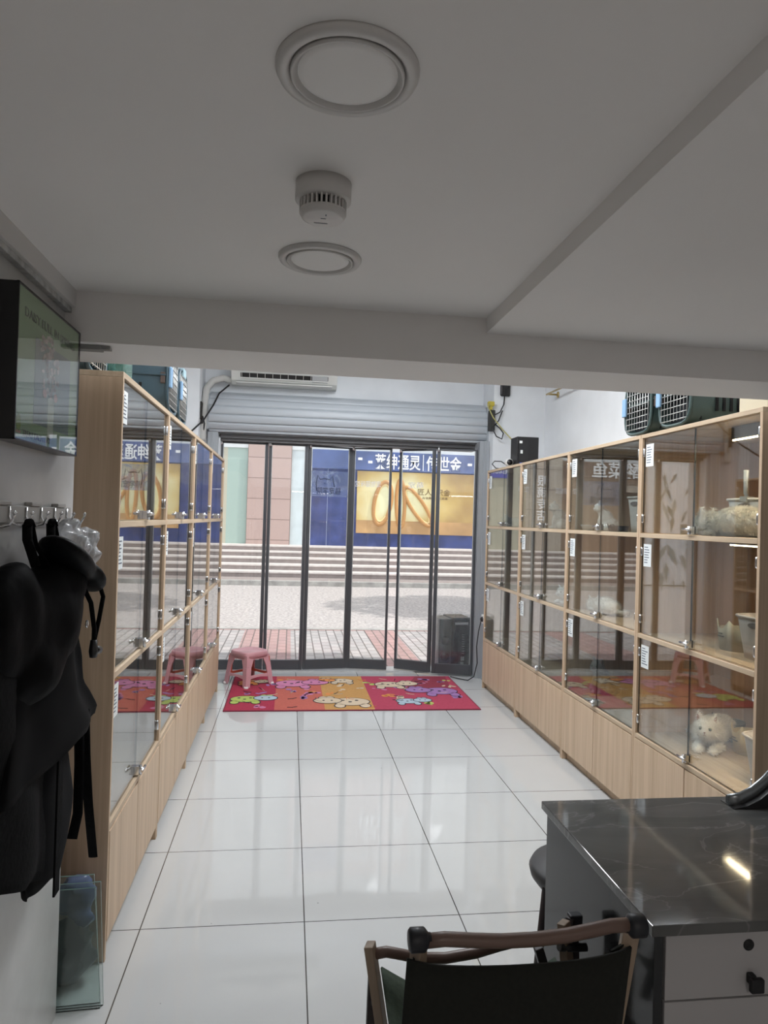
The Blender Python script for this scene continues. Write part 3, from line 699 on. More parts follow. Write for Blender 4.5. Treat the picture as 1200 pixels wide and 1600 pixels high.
def carrier(name, label, loc, rz, body, door, group):
    """pet carrier: wire door towards +x, 0.5 long, 0.31 wide, 0.31 high; origin at the bottom centre of the door end"""
    t = thing('pet_carrier', label, 'pet carrier', (0, 0, 0), 0, group)
    L, w, h = .48, .155, .31
    def shell(u, v):
        a = 2*PI*u; 
        # rounded box section
        c, s_ = math.cos(a), math.sin(a); k = 4.0
        rr = (abs(c)**k+abs(s_)**k)**(-1/k)
        x = -L*v; tp = 1-.10*(2*abs(v-.5))**3
        z0, z1 = .0, h
        yy = c*rr*w*tp*.98; zz = (z0+z1)/2 + s_*rr*(z1-z0)/2*tp
        return (x, yy*(1.0-.06*max(0, s_)), zz)
    MB().grid(shell, 44, 10, closeu=True).build('shell', body, t)
    for xx, g in ((0, 1.0), (-L*.5, 1.02)):
        pts = []
        for i in range(28):
            a = 2*PI*i/28; c, s_ = math.cos(a), math.sin(a); rr = (abs(c)**4+abs(s_)**4)**(-.25)
            tp = .9 if xx == 0 else 1.0
            pts.append((xx, c*rr*w*tp*g, h/2+s_*rr*h/2*tp*g))
        MB().tube(pts, .009, 6, closed=True).build('rim' if xx == 0 else 'rib', body, t)
    MB().box(-L*.98, -.004, -w*1.0, w*1.0, h*.56, h*.59).build('flange', body, t, .004)
    MB().box(-L, -L+.01, -w*.88, w*.88, .02, h-.02).build('back_panel', body, t)
    MB().box(-.06, -.055, -w*.85, w*.85, .03, h-.03).build('dark_inside', mat('carrier_dark', (.006, .008, .012), .9), t)  # near-black sheet stands in for the shade inside
    wd = MB()
    for i in range(9): y = -w*.74+i*w*1.48/8; wd.tube([(.006, y, .035), (.006, y, h-.045)], .0022, 5)
    for i in range(8): z = .04+i*(h-.09)/7; wd.tube([(.009, -w*.74, z), (.009, w*.74, z)], .0022, 5)
    wd.build('wire_door', mat('door_wire', (.6, .6, .58), .4, .6), t)
    MB().box(.008, .022, -w*.95, -w*.70, .12, .22).build('latch', door, t, .005)
    MB().box(-.015, .014, -.04, .04, h-.05, h+.0).build('clip', mat('pale_blue_clip', (.35, .50, .55), .5), t, .005)
    sl = MB()
    for i in range(8):
        x = -.12-.036*i
        for s_ in (-1, 1):
            sl.box(x-.006, x+.006, s_*w*1.0-.004, s_*w*1.0+.004, h*.22, h*.44)
    sl.build('vent_slots', mat('slot_black', (.004, .004, .005), .8), t)
    for s_ in (-1, 1):
        MB().box(-.03, -.008, s_*w*.93-.008, s_*w*.93+.012*(s_ > 0)+.008, h*.45, h*.62).build('side_latch', mat('brown_latch', (.10, .07, .06), .5), t, .003)
    t.location = loc; t.rotation_euler = (0, 0, rz)
    return t
TEAL = mat('slate_blue_plastic', (.045, .085, .11), .4); TEAL2 = mat('dark_green_grey_plastic', (.055, .09, .085), .4)
LB = mat('light_blue_latch', (.25, .42, .62), .4)
carrier('r', 'dark green-grey pet carrier on the right cabinets, nearer one with the row of side slots', (1.835, 3.20, 2.013), PI, TEAL2, LB, 'pet carriers on the right cabinets')
carrier('r', 'dark pet carrier on the right cabinets, farther one, its wire door beside the white wall', (1.83, 3.555, 2.013), PI, TEAL2, LB, 'pet carriers on the right cabinets')
carrier('l', 'slate blue pet carrier on the left cabinets, nearest with three side slots showing', (-.605, 3.62, 2.013), 0, TEAL, LB, 'pet carriers on the left cabinets')
carrier('l', 'slate blue pet carrier on the left cabinets, farthest one behind the first latch', (-.61, 3.98, 2.013), 0, TEAL, LB, 'pet carriers on the left cabinets')
carrier('l', 'slate blue pet carrier set back over the near end of the left cabinets', (-.72, 2.68, 2.013), 0, TEAL, LB, 'pet carriers on the left cabinets')
tag(MB().box(-.84, -.655, 2.86, 2.98, 2.013, 2.15).build('storage_box', glass('green_clear_plastic', tint=(.6, .85, .78), f0=.1, film=.5, filmcol=(.35, .60, .52)), bevel=.01), 'small translucent green box on the left cabinets between two carriers', 'box')
tag(MB().box(1.86, 2.3, 2.56, 2.74, 2.013, 2.16).build('cardboard_box', mat('cream_wood_box', (.62, .55, .40), .6), bevel=.003), 'cream box on the near end of the right cabinets', 'box')

# ------------------------------------------------------------------ rug
def rug():
    t = thing('rug', 'red, orange and yellow rug printed with cartoon animals before the glass doors', 'rug', (.55, 6.25, 0))
    X0, X1, Y0, Y1 = -.475, 1.59, 5.60, 6.80
    RED = mat('rug_red', (.38, .05, .085), .95, noise_s=60, noise_a=.08, spec=.05); ORG = mat('rug_coral', (.50, .14, .11), .95, noise_s=60, noise_a=.08, spec=.05)
    YEL = mat('rug_ochre', (.52, .29, .11), .95, noise_s=60, noise_a=.08, spec=.05); CRM = mat('rug_crimson', (.42, .07, .115), .95, noise_s=60, noise_a=.08, spec=.05); DRK = mat('rug_wine', (.20, .015, .04), .85)
    MB().box(X0, X1, Y0, Y1, .001, .008).build('pile', DRK, t)
    pn = MB()
    xs = [X0+.01, -.08, .32, .72, X1-.01]
    for i in range(4): pn.box(xs[i], xs[i+1], Y0+.012, Y1-.01, .008, .009, i)
    pn.prism([(1.05, Y0+.05+.6, .009), (1.25, Y1-.02, .009), (.95+.6, Y1-.02, .009), (1.5, 6.3, .009)], (0, 0, .0005), 4)
    pn.build('colour_panels', [RED, ORG, YEL, CRM, mat('rug_deep_red', (.25, .025, .05), .85)], t)
    cols = [mat('print_lime', (.42, .52, .12), .8), mat('print_pink', (.58, .20, .36), .8), mat('print_cream', (.62, .50, .36), .8), mat('print_orange', (.66, .24, .06), .8), mat('print_lilac', (.33, .17, .40), .8), mat('print_sky', (.40, .50, .58), .8), mat('print_outline', (.015, .015, .03), .8)]
    pr = MB(); Z = .010
    def oval(cx, cy, rx, ry, c, rot=0, outline=True, z=Z):
        ux = Vector((math.cos(rot), math.sin(rot), 0)); uy = Vector((-math.sin(rot), math.cos(rot), 0))
        if outline: pr.disc((cx, cy, z), rx+.009, ry+.011, ux, uy, .0004, 6, 24)
        pr.disc((cx, cy, z+.0005), rx, ry, ux, uy, .0004, c, 24)
    def beast(cx, cy, s, c, flip, hc=5):
        oval(cx, cy, .13*s, .10*s, c)
        for dx in (-.09, .09): oval(cx+dx*s, cy-.11*s, .035*s, .05*s, c)
        hx = cx+flip*.17*s
        oval(hx-flip*.02*s, cy+.10*s, .03*s, .045*s, c); oval(hx+flip*.03*s, cy+.10*s, .03*s, .045*s, c)
        oval(hx, cy+.03*s, .10*s, .075*s, hc, z=Z+.001)
        for k in range(3): oval(cx-.06*s+.05*s*k, cy+.03*s-.04*s*(k % 2), .014*s, .014*s, 6, outline=False, z=Z+.001)
        for k in (-1, 1): oval(hx+.03*s*k, cy+.03*s, .009*s, .012*s, 6, outline=False, z=Z+.002)
    beast(-.32, 5.95, .95, 0, 1, 5); beast(.07, 6.5, 1.2, 1, 1, 1); beast(.55, 5.85, 1.15, 2, -1, 2)
    beast(.95, 6.45, 1.0, 2, 1, 2); beast(1.38, 6.2, 1.15, 4, -1, 4); beast(1.03, 5.86, .75, 5, 1, 5); beast(.52, 6.6, .8, 2, -1, 3); beast(-.33, 6.55, .7, 3, 1, 2)
    rnd = random.Random(3)
    for i in range(70):
        x = rnd.uniform(X0+.08, X1-.08); y = rnd.uniform(Y0+.06, Y1-.08)
        if rnd.random() < .5:
            c = rnd.choice([0, 1, 2, 3, 4, 3]); n_ = rnd.randint(2, 4)
            for k in range(n_): oval(x+rnd.uniform(-.05, .05), y+rnd.uniform(-.04, .04), rnd.uniform(.012, .045), rnd.uniform(.012, .03), c, rnd.uniform(0, 3), False, Z-.0008)
        else:
            a = rnd.uniform(0, 3); u = Vector((math.cos(a), math.sin(a), 0)); 
            pr.tube([Vector((x, y, Z))+u*(-.04)+Vector((0, .01, 0)), Vector((x, y, Z)), Vector((x, y, Z))+u*.04+Vector((0, .015, 0))], .0035, 4, rnd.choice([6, 6, 3, 2]), flat=1)
    pr.build('animal_print', cols, t)
rug()

# ------------------------------------------------------------------ pink plastic stool
def stool():
    cx, cy, H = -.33, 6.52, .30
    t = thing('plastic_stool', 'pink plastic stool with an orange inside, on the rug corner', 'stool', (cx, cy, .0), 0)
    PINK = mat('pink_plastic', (.62, .33, .36), .35); OR = mat('orange_plastic', (.60, .12, .07), .4)
    a0 = .0
    M0 = Matrix.Translation((cx, cy, .011)) @ Matrix.Rotation(math.radians(42), 4, 'Z')
    def sq(r, z, n=32, k=5):
        out = []
        for i in range(n):
            a = 2*PI*i/n; c, s_ = math.cos(a), math.sin(a); q = (abs(c)**k+abs(s_)**k)**(-1/k)
            out.append(M0 @ Vector((c*q*r, s_*q*r, z)))
        return out
    lay = [sq(.105, H-.012), sq(.118, H), sq(.128, H+.002), sq(.134, H-.006), sq(.138, H-.045), sq(.132, H-.047), sq(.128, H-.012), sq(.10, H-.022)]
    mb = MB(); vs = [v for L in lay for v in L]; fs = []
    for i in range(len(lay)-1):
        for j in range(32): fs.append((i*32+j, i*32+(j+1) % 32, (i+1)*32+(j+1) % 32, (i+1)*32+j))
    fs.append(tuple(range(32))); fs.append(tuple((len(lay)-1)*32+j for j in range(32))[::-1])
    mb.add(vs, fs, 0, True); mb.build('seat', PINK, t, recalc=True)
    for sx, sy in ((1, 1), (-1, 1), (-1, -1), (1, -1)):
        def leg_at(z, w):
            r = .128+(.158-.128)*(1-z/(H-.04)); c = Vector((sx*r, sy*r, z))
            return [M0 @ (c+Vector(d)) for d in ((0, 0, 0), (-sx*w, 0, 0), (-sx*w, -sy*.012, 0), (-sx*.012, -sy*.012, 0), (-sx*.012, -sy*w, 0), (0, -sy*w, 0))]
        b = leg_at(0.0, .048); m_ = leg_at(.17, .054); c = leg_at(H-.03, .085)
        lg = MB()
        for p, q in ((b, m_), (m_, c)):
            lg.add(p+q, [(i, (i+1) % 6, 6+(i+1) % 6, 6+i) for i in range(6)] + [(5, 4, 3, 2, 1, 0), (6, 7, 8, 9, 10, 11)])
        l_ = lg.build('leg', PINK, t, .002)
        f_ = M0 @ Vector((sx*.146, sy*.146, 0))
        MB().lathe([(.02, -.010), (.022, .0), (.018, .014)], 12, Matrix.Translation(f_)).build('foot_pad', mat('white_foot_pad', (.75, .7, .7), .5), l_)
    def rr(z): return .128+(.158-.128)*(1-z/(H-.04))
    for k in range(4):
        R_ = M0 @ Matrix.Rotation(k*PI/2, 4, 'Z')
        for z, h in ((.065, .035),):
            r = rr(z); r2 = rr(z+h)
            MB().prism([(-r+.02, r-.004, z-.0), (-.02, r-.004, z+.015), (.02, r-.004, z+.015), (r-.02, r-.004, z), (r2-.03, r2-.004, z+h), (-r2+.03, r2-.004, z+h)], (0, -.008, 0), 0, R_).build('stretcher', PINK, t, .002)
        r = rr(.215)
        MB().prism([(-r+.02, r-.004, .20), (-r+.045, r-.004, .235), (r-.045, r-.004, .235), (r-.02, r-.004, .20), (r-.02, r-.01, .262), (-r+.02, r-.01, .262)], (0, -.006, 0), 0, R_).build('apron', PINK, t, .002)
    ins = MB()
    for k in (0, 3):
        R_ = M0 @ Matrix.Rotation(k*PI/2, 4, 'Z')
        ins.box(-.12, .12, .122, .126, .08, .10, 0, R_)
        for s_ in (-1, 1): ins.box(s_*.115-.02, s_*.115+.02, .12, .126, .08, .25, 0, R_)
    ins.build('inner_lining', OR, t)
stool()

# ------------------------------------------------------------------ plastic-wrapped black case behind the last leaf
def case():
    t = thing('speaker_case', 'black portable speaker with a handle slot, wrapped in clear film behind the last door leaf', 'speaker', (1.70, 7.2, .012))
    M = Matrix.Translation((1.705, 7.19, .012)) @ Matrix.Rotation(math.radians(6), 4, 'Z')
    MB().box(-.055, .16, -.15, .15, .0, .535, 0, M).build('front_shell', mat('gloss_black', (.012, .012, .013), .25), t, .012)
    MB().box(-.185, -.05, -.145, .14, .0, .525, 0, M).build('side_shell', mat('smoky_grey', (.06, .065, .065), .3), t, .012)
    MB().box(-.02, .12, -.158, -.148, .465, .49, 0, M).build('handle_slot', mat('grey_handle', (.38, .36, .36), .4), t, .004)
    MB().box(.0, .10, -.162, -.150, .495, .51, 0, M).build('handle', BLACK, t, .003)
    d = MB()
    for i in range(9): d.box(.06, .085, -.156, -.15, .17+i*.024, .177+i*.024, 0, M)
    d.box(.05, .085, -.156, -.15, .10, .14, 0, M); d.box(.05, .08, -.156, -.15, .06, .085, 0, M)
    d.build('printed_marks', mat('grey_print', (.22, .22, .22), .5), t)
    MB().lathe([(.05, 0), (.045, -.01), (0, -.012)], 24, M @ Matrix.Translation((-.118, -.148, .14)) @ Matrix.Rotation(-PI/2, 4, 'X')).lathe([(.045, 0), (.04, -.01), (0, -.012)], 24, M @ Matrix.Translation((-.118, -.148, .30)) @ Matrix.Rotation(-PI/2, 4, 'X')).build('speaker_cone', BLACK, t)
    w = MB()
    def wr(u, v):
        a = 2*PI*u; c, s_ = math.cos(a), math.sin(a); q = (abs(c)**7+abs(s_)**7)**(-1/7)
        n_ = noise.noise(Vector((c*3, s_*3, v*6)))*.006
        return M @ Vector((-.012+c*q*(.185+n_), -.003+s_*q*(.164+n_), .0+.56*v + (noise.noise(Vector((c*6, s_*6, 3)))*.012 if v > .9 else 0)))
    w.grid(wr, 60, 14, closeu=True)
    w.build('clear_wrap', glass('clear_film', tint=(.96, .97, .97), f0=.10, rough=.08, film=.12), t)
case()
pl = thing('wall_plug', 'black round plug with a thin cord, at the far end of the right cabinets', 'plug', (1.80, 6.42, .62))
MB().lathe([(.026, 0), (.026, .03), (.012, .045)], 16, Matrix.Translation((1.835, 6.415, .625)) @ Matrix.Rotation(-PI/2, 4, 'Y')).build('body', BLACK, pl)
MB().box(1.81, 1.93, 6.38, 6.46, .585, .665).build('socket_box', WHITEP, pl, .004)
MB().tube([(1.83, 6.45, .62), (1.812, 6.47, .60), (1.80, 6.5, .5), (1.79, 6.52, .35), (1.795, 6.5, .2), (1.78, 6.55, .06), (1.74, 6.62, .008), (1.66, 6.7, .008), (1.60, 6.76, .012)], .005, 8).build('cord', BLACK, pl)

# ------------------------------------------------------------------ framed picture
def picture():
    X = -.61; Y0, Y1, z0, z1 = 1.645, 2.102, 1.684, 2.036
    t = thing('framed_picture', 'black framed green flower poster hanging on the left wall', 'picture', (X, (Y0+Y1)/2, z0))
    MB().box(-.657, X-.002, Y0, Y1, z0, z1).build('box_frame', mat('black_frame', (.012, .012, .013), .35), t, .002)
    f = MB(); e = .004
    f.box(X-.004, X+.002, Y0, Y0+e, z0, z1).box(X-.004, X+.002, Y1-e, Y1, z0, z1).box(X-.004, X+.002, Y0, Y1, z0, z0+e).box(X-.004, X+.002, Y0, Y1, z1-e, z1)
    f.build('frame_edge', MATS['black_frame'], t)
    gp = lambda n, c: mat(n, c, .10, spec=.6)
    p = MB()
    def flat(y0, y1, zz0, zz1, mi, k): p.box(X-.004, X-.0018+k*.0003, y0, y1, zz0, zz1, mi)
    flat(Y0+e, Y1-e, z0+e, z1-e, 0, 0)
    cy = 1.885
    flat(1.765, 2.03, 1.735, 1.94, 1, 1)
    ds = lambda y, z, ry, rz_, mi, k: p.disc((X-.0018+.0003*k, y, z), ry, rz_, (0, 1, 0), (0, 0, 1), .0003, mi, 14)
    flat(cy-.022, cy+.022, 1.72, 1.81, 2, 2); ds(cy, 1.72, .022, .01, 2, 2); ds(cy, 1.81, .018, .006, 2, 2)
    rn = random.Random(5)
    for i in range(85):
        v = rn.random(); z = 1.815+.145*v; wd = .055*(1-abs(v-.45)*1.1)+.012
        ds(cy-.01+rn.uniform(-wd, wd)-(.03*v if v > .7 else 0), z, rn.uniform(.006, .011), rn.uniform(.004, .008), 3 if rn.random() < .8 else 4, 3)
    for i in range(2): ds(cy-.05+.08*i, 1.818, .014, .011, 5, 4)
    p.disc((X-.0012, 1.675, 1.725), .013, .02, (0, 1, 0), (0, 0, 1), .0004, 6, 16); p.box(X-.002, X-.0008, 1.663, 1.687, 1.702, 1.708, 5)
    p.build('print', [gp('poster_green', (.27, .42, .22)), gp('poster_slate', (.15, .23, .20)), gp('poster_vase', (.5, .6, .45)), gp('poster_blossom', (.85, .76, .70)), gp('poster_bud', (.5, .38, .33)), gp('poster_peach', (.55, .28, .2)), gp('poster_badge', (.2, .32, .06))], t)
    dk = mat('poster_lettering', (.03, .045, .025), .4)
    text('print_text', 'DAISY FULL IN SPRING', .030, dk, (X-.0016, 1.695, 1.972), 'fromright', t, width=.365, ext=.0006)
    text('print_text', 'TREAT EACH DAY', .022, dk, (X-.0016, 1.70, 1.697), 'fromright', t, width=.19, ext=.0006)
    MB().box(X+.0005, X+.0017, Y0+e, Y1-e, z0+e, z1-e).build('glazing', glass('picture_glass', tint=(1, 1, 1), f0=.045), t)
picture()

# ------------------------------------------------------------------ hook rack with what hangs on it
def rack():
    X = -.658
    t = thing('hook_rack', 'white wall hook rack beside the tall side panel', 'hook rack', (X, 1.9, 1.52))
    MB().box(X, X+.014, 1.55, 2.19, 1.497, 1.538).build('rail', mat('grey_white_metal', (.40, .39, .37), .35), t, .002)
    for y in (1.66, 1.86, 2.06): MB().box(X, X+.018, y, y+.07, 1.538, 1.548).build('bracket', MATS['grey_white_metal'], t, .002)
    for i in range(6):
        y = 1.62+i*.105
        MB().tube([(X+.015, y, 1.535), (X+.016, y, 1.512), (X+.022, y, 1.497), (X+.04, y, 1.490), (X+.055, y+.0, 1.495), (X+.063, y, 1.510), (X+.066, y, 1.519)], .0030, 8).lathe([(0, -.006), (.006, 0), (0, .006)], 10, Matrix.Translation((X+.066, y, 1.521))).build('hook', CHROME, t)
rack()
FAB = mat('black_fabric', (.004, .004, .0045), .9, spec=.1, noise_s=80, noise_a=.3, bump=.2)
LEA = mat('black_leather', (.005, .005, .0055), .6, spec=.03, bump=.15, bump_s=30)
def cloth(name, yl, yr, x0, dep, folds, m, label, cat, seed, hem=0):
    """hanging cloth: yl/yr = list of (z, y) for left and right outline; closed body with folds"""
    rn = random.Random(seed)
    zt, zb = yl[0][0], yl[-1][0]
    def it(tab, z):
        for (za, ya), (zb_, yb) in zip(tab, tab[1:]):
            if zb_ <= z <= za: return ya+(yb-ya)*(za-z)/max(1e-6, za-zb_)
        return tab[-1][1]
    ph = rn.uniform(0, 6)
    def fn(u, v):
        z = zt+(zb-zt)*v; a, b = it(yl, z), it(yr, z); c = (a+b)/2; hw = (b-a)/2
        an = 2*PI*u; cs, sn = math.cos(an), math.sin(an)
        d = dep*(.35+.65*min(1, v*4))
        f = math.sin(an*folds+ph+v*1.5)*.010*min(1, v*3) + noise.noise(Vector((cs*2, v*5, sn*2+seed)))*.012
        return (x0+d/2+(sn*d/2+f*.8)*1.0, c+cs*(hw+f*.35), z + hem*(yr[-1][1]-c-cs*hw)*v**2 + (noise.noise(Vector((cs*2, sn, seed)))*.012*v))
    mb = MB().grid(fn, 64, 30, closeu=True)
    n = 64
    mb.f.append(list(range(n))[::-1]); mb.m.append(0); mb.sm.append(True)
    mb.f.append([29*n+j for j in range(n)]); mb.m.append(0); mb.sm.append(True)
    return mb.build(name, m)
# long dark coat (rear), flared apron (front), straps
coat = thing('long_coat', 'long black coat hanging lowest on the left wall, nearly to the glass sheets', 'coat', (-.6, 1.6, .66))
c1 = cloth('body', [(1.38, 1.30), (1.2, 1.24), (.60, 1.22)], [(1.38, 1.62), (1.2, 1.80), (.9, 1.93), (.70, 1.97), (.63, 1.94), (.60, 1.87)], -.632, .07, 5, FAB, '', '', 2, .42); c1.parent = coat; c1.data.transform(pm(coat).inverted())
c2 = MB().box(-.553, -.548, 1.835, 1.872, .575, 1.0).build('strap', FAB, coat)
apr = thing('black_apron', 'black flared apron hanging under the backpack, its hem sticking out towards the side panel', 'apron', (-.6, 1.85, .9))
c1 = cloth('body', [(1.42, 1.75), (1.1, 1.55), (.92, 1.5)], [(1.42, 1.86), (1.19, 2.02), (1.05, 2.09), (.94, 2.26), (.92, 2.23)], -.60, .06, 4, mat('black_cotton', (.003, .003, .0035), .9, spec=.1), '', '', 4); c1.parent = apr; c1.data.transform(pm(apr).inverted())
MB().tube([(-.57, 2.13, .96), (-.57, 2.155, .82), (-.57, 2.20, .66), (-.57, 2.275, .465)], .0135, 6, flat=.15).build('strap', FAB, apr)
MB().tube([(-.58, 2.11, .95), (-.58, 2.13, .80), (-.58, 2.13, .66), (-.585, 2.10, .60)], .014, 6, flat=.2).build('strap', FAB, apr)
swt = thing('grey_jacket', 'dark jacket behind the apron, showing a rounded hem', 'jacket', (-.6, 1.8, .7))
c1 = cloth('body', [(1.35, 1.6), (1.0, 1.65), (.59, 1.80)], [(1.35, 1.80), (1.0, 2.06), (.75, 2.14), (.64, 2.10), (.59, 2.02)], -.636, .06, 3, mat('dark_grey_fabric', (.008, .008, .009), .9, spec=.1), '', '', 9); c1.parent = swt; c1.data.transform(pm(swt).inverted())
def backpack():
    t = thing('backpack', 'black leather drawstring backpack with a folded flap, hanging on the hook rack', 'backpack', (-.55, 1.85, 1.1))
    blob('bag_body', [('s', (-.57, 1.80, 1.28), (.065, .19, .13), (0, 0, 0)), ('s', (-.575, 1.72, 1.19), (.06, .17, .09), (.35, 0, 0)), ('s', (-.565, 1.86, 1.34), (.06, .13, .08), None), ('s', (-.585, 1.60, 1.29), (.055, .17, .13), None)], LEA, t, voxel=.010, smooth=6,
         fn=lambda p: p+Vector((1, 0, 0))*noise.noise(p*9)*.016+Vector((0, 1, 0))*noise.noise(p*8+Vector((3, 1, 0)))*.010)
    blob('flap', [('s', (-.548, 1.85, 1.405), (.07, .15, .030), (-.42, .25, 0)), ('s', (-.528, 1.94, 1.36), (.055, .085, .025), (-.55, .25, 0))], mat('flap_leather', (.006, .006, .007), .5, spec=.07, bump=.12, bump_s=25), t, voxel=.007, smooth=5)
    pts = [(-.515+.075*math.cos(a)*.2, 1.905+.16*math.cos(a), 1.385+.02*math.sin(a)-.42*.16*math.cos(a)*.95) for a in [i*PI/10 for i in range(-2, 13)]]
    for y, dy in ((1.725, .02), (1.885, .02)):
        yy = y-.0
        MB().tube([(-.597, yy-.016, 1.495), (-.595, yy-.018, 1.46), (-.57, yy-.03, 1.40)], .012, 8, flat=.25).tube([(-.597, yy+.012, 1.495), (-.59, yy+.02, 1.45), (-.56, yy+.03, 1.39)], .012, 8, flat=.25).tube([(-.597, yy-.018, 1.49), (-.597, yy-.004, 1.505), (-.597, yy+.012, 1.49)], .010, 8, flat=.4).build('hanging_strap', FAB, t)
    MB().tube([(-.525, 1.90, 1.34), (-.51, 1.93, 1.29), (-.505, 1.95, 1.22), (-.505, 1.95, 1.17)], .006, 8).tube([(-.505, 1.98, 1.34), (-.495, 1.99, 1.30), (-.50, 1.975, 1.24), (-.505, 1.955, 1.19)], .006, 8).build('drawstring', FAB, t)
    MB().tube([(-.505, 1.95, 1.19), (-.505, 1.948, 1.16), (-.505, 1.95, 1.145)], [.009, .012, .010], 8).tube([(-.505, 1.955, 1.165), (-.50, 1.985, 1.157)], [.009, .011], 8).build('toggle', BLACK, t)
    MB().lathe([(.0, .002), (.004, .002), (.006, 0), (.010, 0), (.010, .003), (.006, .004)], 16, Matrix.Translation((-.520, 1.930, 1.235)) @ Matrix.Rotation(PI/2, 4, 'Y')).build('eyelet', CHROME, t)
backpack()
pb = thing('plastic_bag', 'crumpled white translucent plastic bag on the last hook', 'plastic bag', (-.58, 2.12, 1.35))
def crum(p):
    n_ = noise.noise(p*22)*.030+noise.noise(p*50)*.013
    return p+Vector((.8, .5, .2))*n_
blob('bag', [('s', (-.60, 2.06, 1.425), (.045, .10, .065), None), ('s', (-.59, 2.13, 1.41), (.04, .06, .075), None), ('s', (-.60, 2.07, 1.34), (.045, .085, .06), None), ('s', (-.605, 2.05, 1.475), (.03, .05, .035), None)], glass('bag_plastic', tint=(.85, .86, .88), f0=.10, rough=.15, film=1.1, filmcol=(.62, .64, .66)), pb, voxel=.008, smooth=1, fn=crum)

# ------------------------------------------------------------------ glass sheets leaning in the corner
GE = mat('sheet_edge', (.10, .17, .15), .3)
SG = glass('sheet_glass', tint=(.92, .955, .945), f0=.05, film=.07, filmcol=(.26, .33, .32))
for k, (dx, dy, dz, lb) in enumerate(((0, 0, 0, 'greenish glass sheet leaning in the corner, foremost of three'), (.012, .012, .012, 'greenish glass sheet leaning in the corner, middle of three'), (-.012, .024, .03, 'greenish glass sheet leaning in the corner, rearmost and tallest of three'))):
    BL = Vector((-.735, 2.262+dy, .0)); BR = Vector((-.535+dx*.5, 2.275+dy, .0))
    TL = Vector((-.735, 2.262+dy+.05, .345+dz)); TR = Vector((-.572+dx, 2.275+dy+.05, .345+dz))
    g = MB().hexa([BL, BR, BR+Vector((0, .006, 0)), BL+Vector((0, .006, 0)), TL, TR, TR+Vector((0, .006, 0)), TL+Vector((0, .006, 0))])
    g.m = [1, 1, 0, 1, 0, 1]
    tag(g.build('glass_sheet', [SG, GE]), lb, 'glass sheet', 'glass sheets leaning in the corner')
tag(blob('blue_bag', [('s', (-.66, 2.42, .27), (.06, .04, .07), None), ('s', (-.64, 2.41, .22), (.055, .04, .03), (0, .5, 0))], mat('blue_bag_film', (.10, .13, .26), .3), voxel=.009, fn=crum), 'blue plastic bag behind the leaning glass sheets', 'plastic bag')
tag(blob('bin_bag', [('s', (-.67, 2.41, .10), (.08, .045, .11), None)], mat('dark_bag_film', (.02, .025, .025), .35), voxel=.009, fn=crum), 'dark crumpled bag low behind the leaning glass sheets', 'plastic bag')
tag(box(-.84, -.72, 2.35, 2.44, .0, .62).build('red_box', mat('dark_red_card', (.16, .02, .03), .6), bevel=.004) if False else MB().box(-.84, -.74, 2.38, 2.46, 0, .62).build('red_box', mat('dark_red_card', (.16, .02, .03), .6), bevel=.004), 'dark red box wedged between wall and left cabinets', 'box')

# ------------------------------------------------------------------ desk, seats in the foreground
def stone_mat():
    m, t, b = nodes_of('grey_veined_stone')
    tc = t.nodes.new('ShaderNodeTexCoord'); n = t.nodes.new('ShaderNodeTexNoise'); n.inputs['Scale'].default_value = 3.2; n.inputs['Detail'].default_value = 14; n.inputs['Distortion'].default_value = .9
    mp = t.nodes.new('ShaderNodeMapping'); mp.inputs['Rotation'].default_value = (0, 0, .5); mp.inputs['Scale'].default_value = (1, 2.6, 1)
    t.links.new(tc.outputs['Object'], mp.inputs[0]); t.links.new(mp.outputs[0], n.inputs[0])
    r = t.nodes.new('ShaderNodeValToRGB'); e = r.color_ramp.elements
    e[0].position = .35; e[0].color = (.075, .077, .075, 1); e[1].position = .8; e[1].color = (.13, .13, .125, 1)
    for p, c in ((.50, .098), (.512, .155), (.525, .10)):
        q = e.new(p); q.color = (c, c, c*.97, 1)
    t.links.new(n.outputs[0], r.inputs[0]); t.links.new(r.outputs[0], b.inputs['Base Color']); b.inputs['Roughness'].default_value = .06
    return m
STONE = stone_mat()
dk = thing('counter_desk', 'service desk with a glossy grey stone top and white drawers', 'desk', (1.5, 1.59, 0))
MB().box(.717, 2.42, 1.285, 1.892, .738, .760).build('stone_top', STONE, dk, .002)
MB().box(.732, .750, 1.303, 1.885, .0, .738).build('side_panel', mat('gloss_grey_panel', (.035, .037, .039), .12, spec=.25), dk, .001)
MB().box(.750, 2.4, 1.868, 1.885, .0, .738).build('front_panel', MATS['gloss_grey_panel'], dk)
MB().box(.752, 2.4, 1.33, 1.86, .05, .735).build('carcass', mat('dark_carcass', (.02, .02, .02), .6), dk)
DW = mat('drawer_white', (.42, .41, .41), .5)
for x0 in (.756, 1.31):
    for z0, z1 in ((.602, .734), (.33, .598), (.06, .326)):
        d = MB().box(x0, x0+.55, 1.303, 1.325, z0, z1).build('drawer', DW, dk, .0015)
        zc = .634 if z1 > .7 else z1-.08
        MB().box(x0+.168, x0+.196, 1.278, 1.290, zc-.014, zc+.014).box(x0+.172, x0+.186, 1.288, 1.304, zc-.004, zc+.016).build('pull', RUBBER, d, .003)
        if z1 > .7: MB().lathe([(.0115, 0), (.0115, .001), (0, .001)], 24, Matrix.Translation((x0+.176, 1.303, .703)) @ Matrix.Rotation(PI/2, 4, 'X')).build('lock_hole', RUBBER, d)
cv = thing('curved_panel', 'dark curved panel with a grey rim standing on the right end of the desk', 'panel', (1.4, 1.84, .761))
P_ = [(1.235+.04*i, .762+4.0*(.04*i+.0)**2*.95) for i in range(8)]
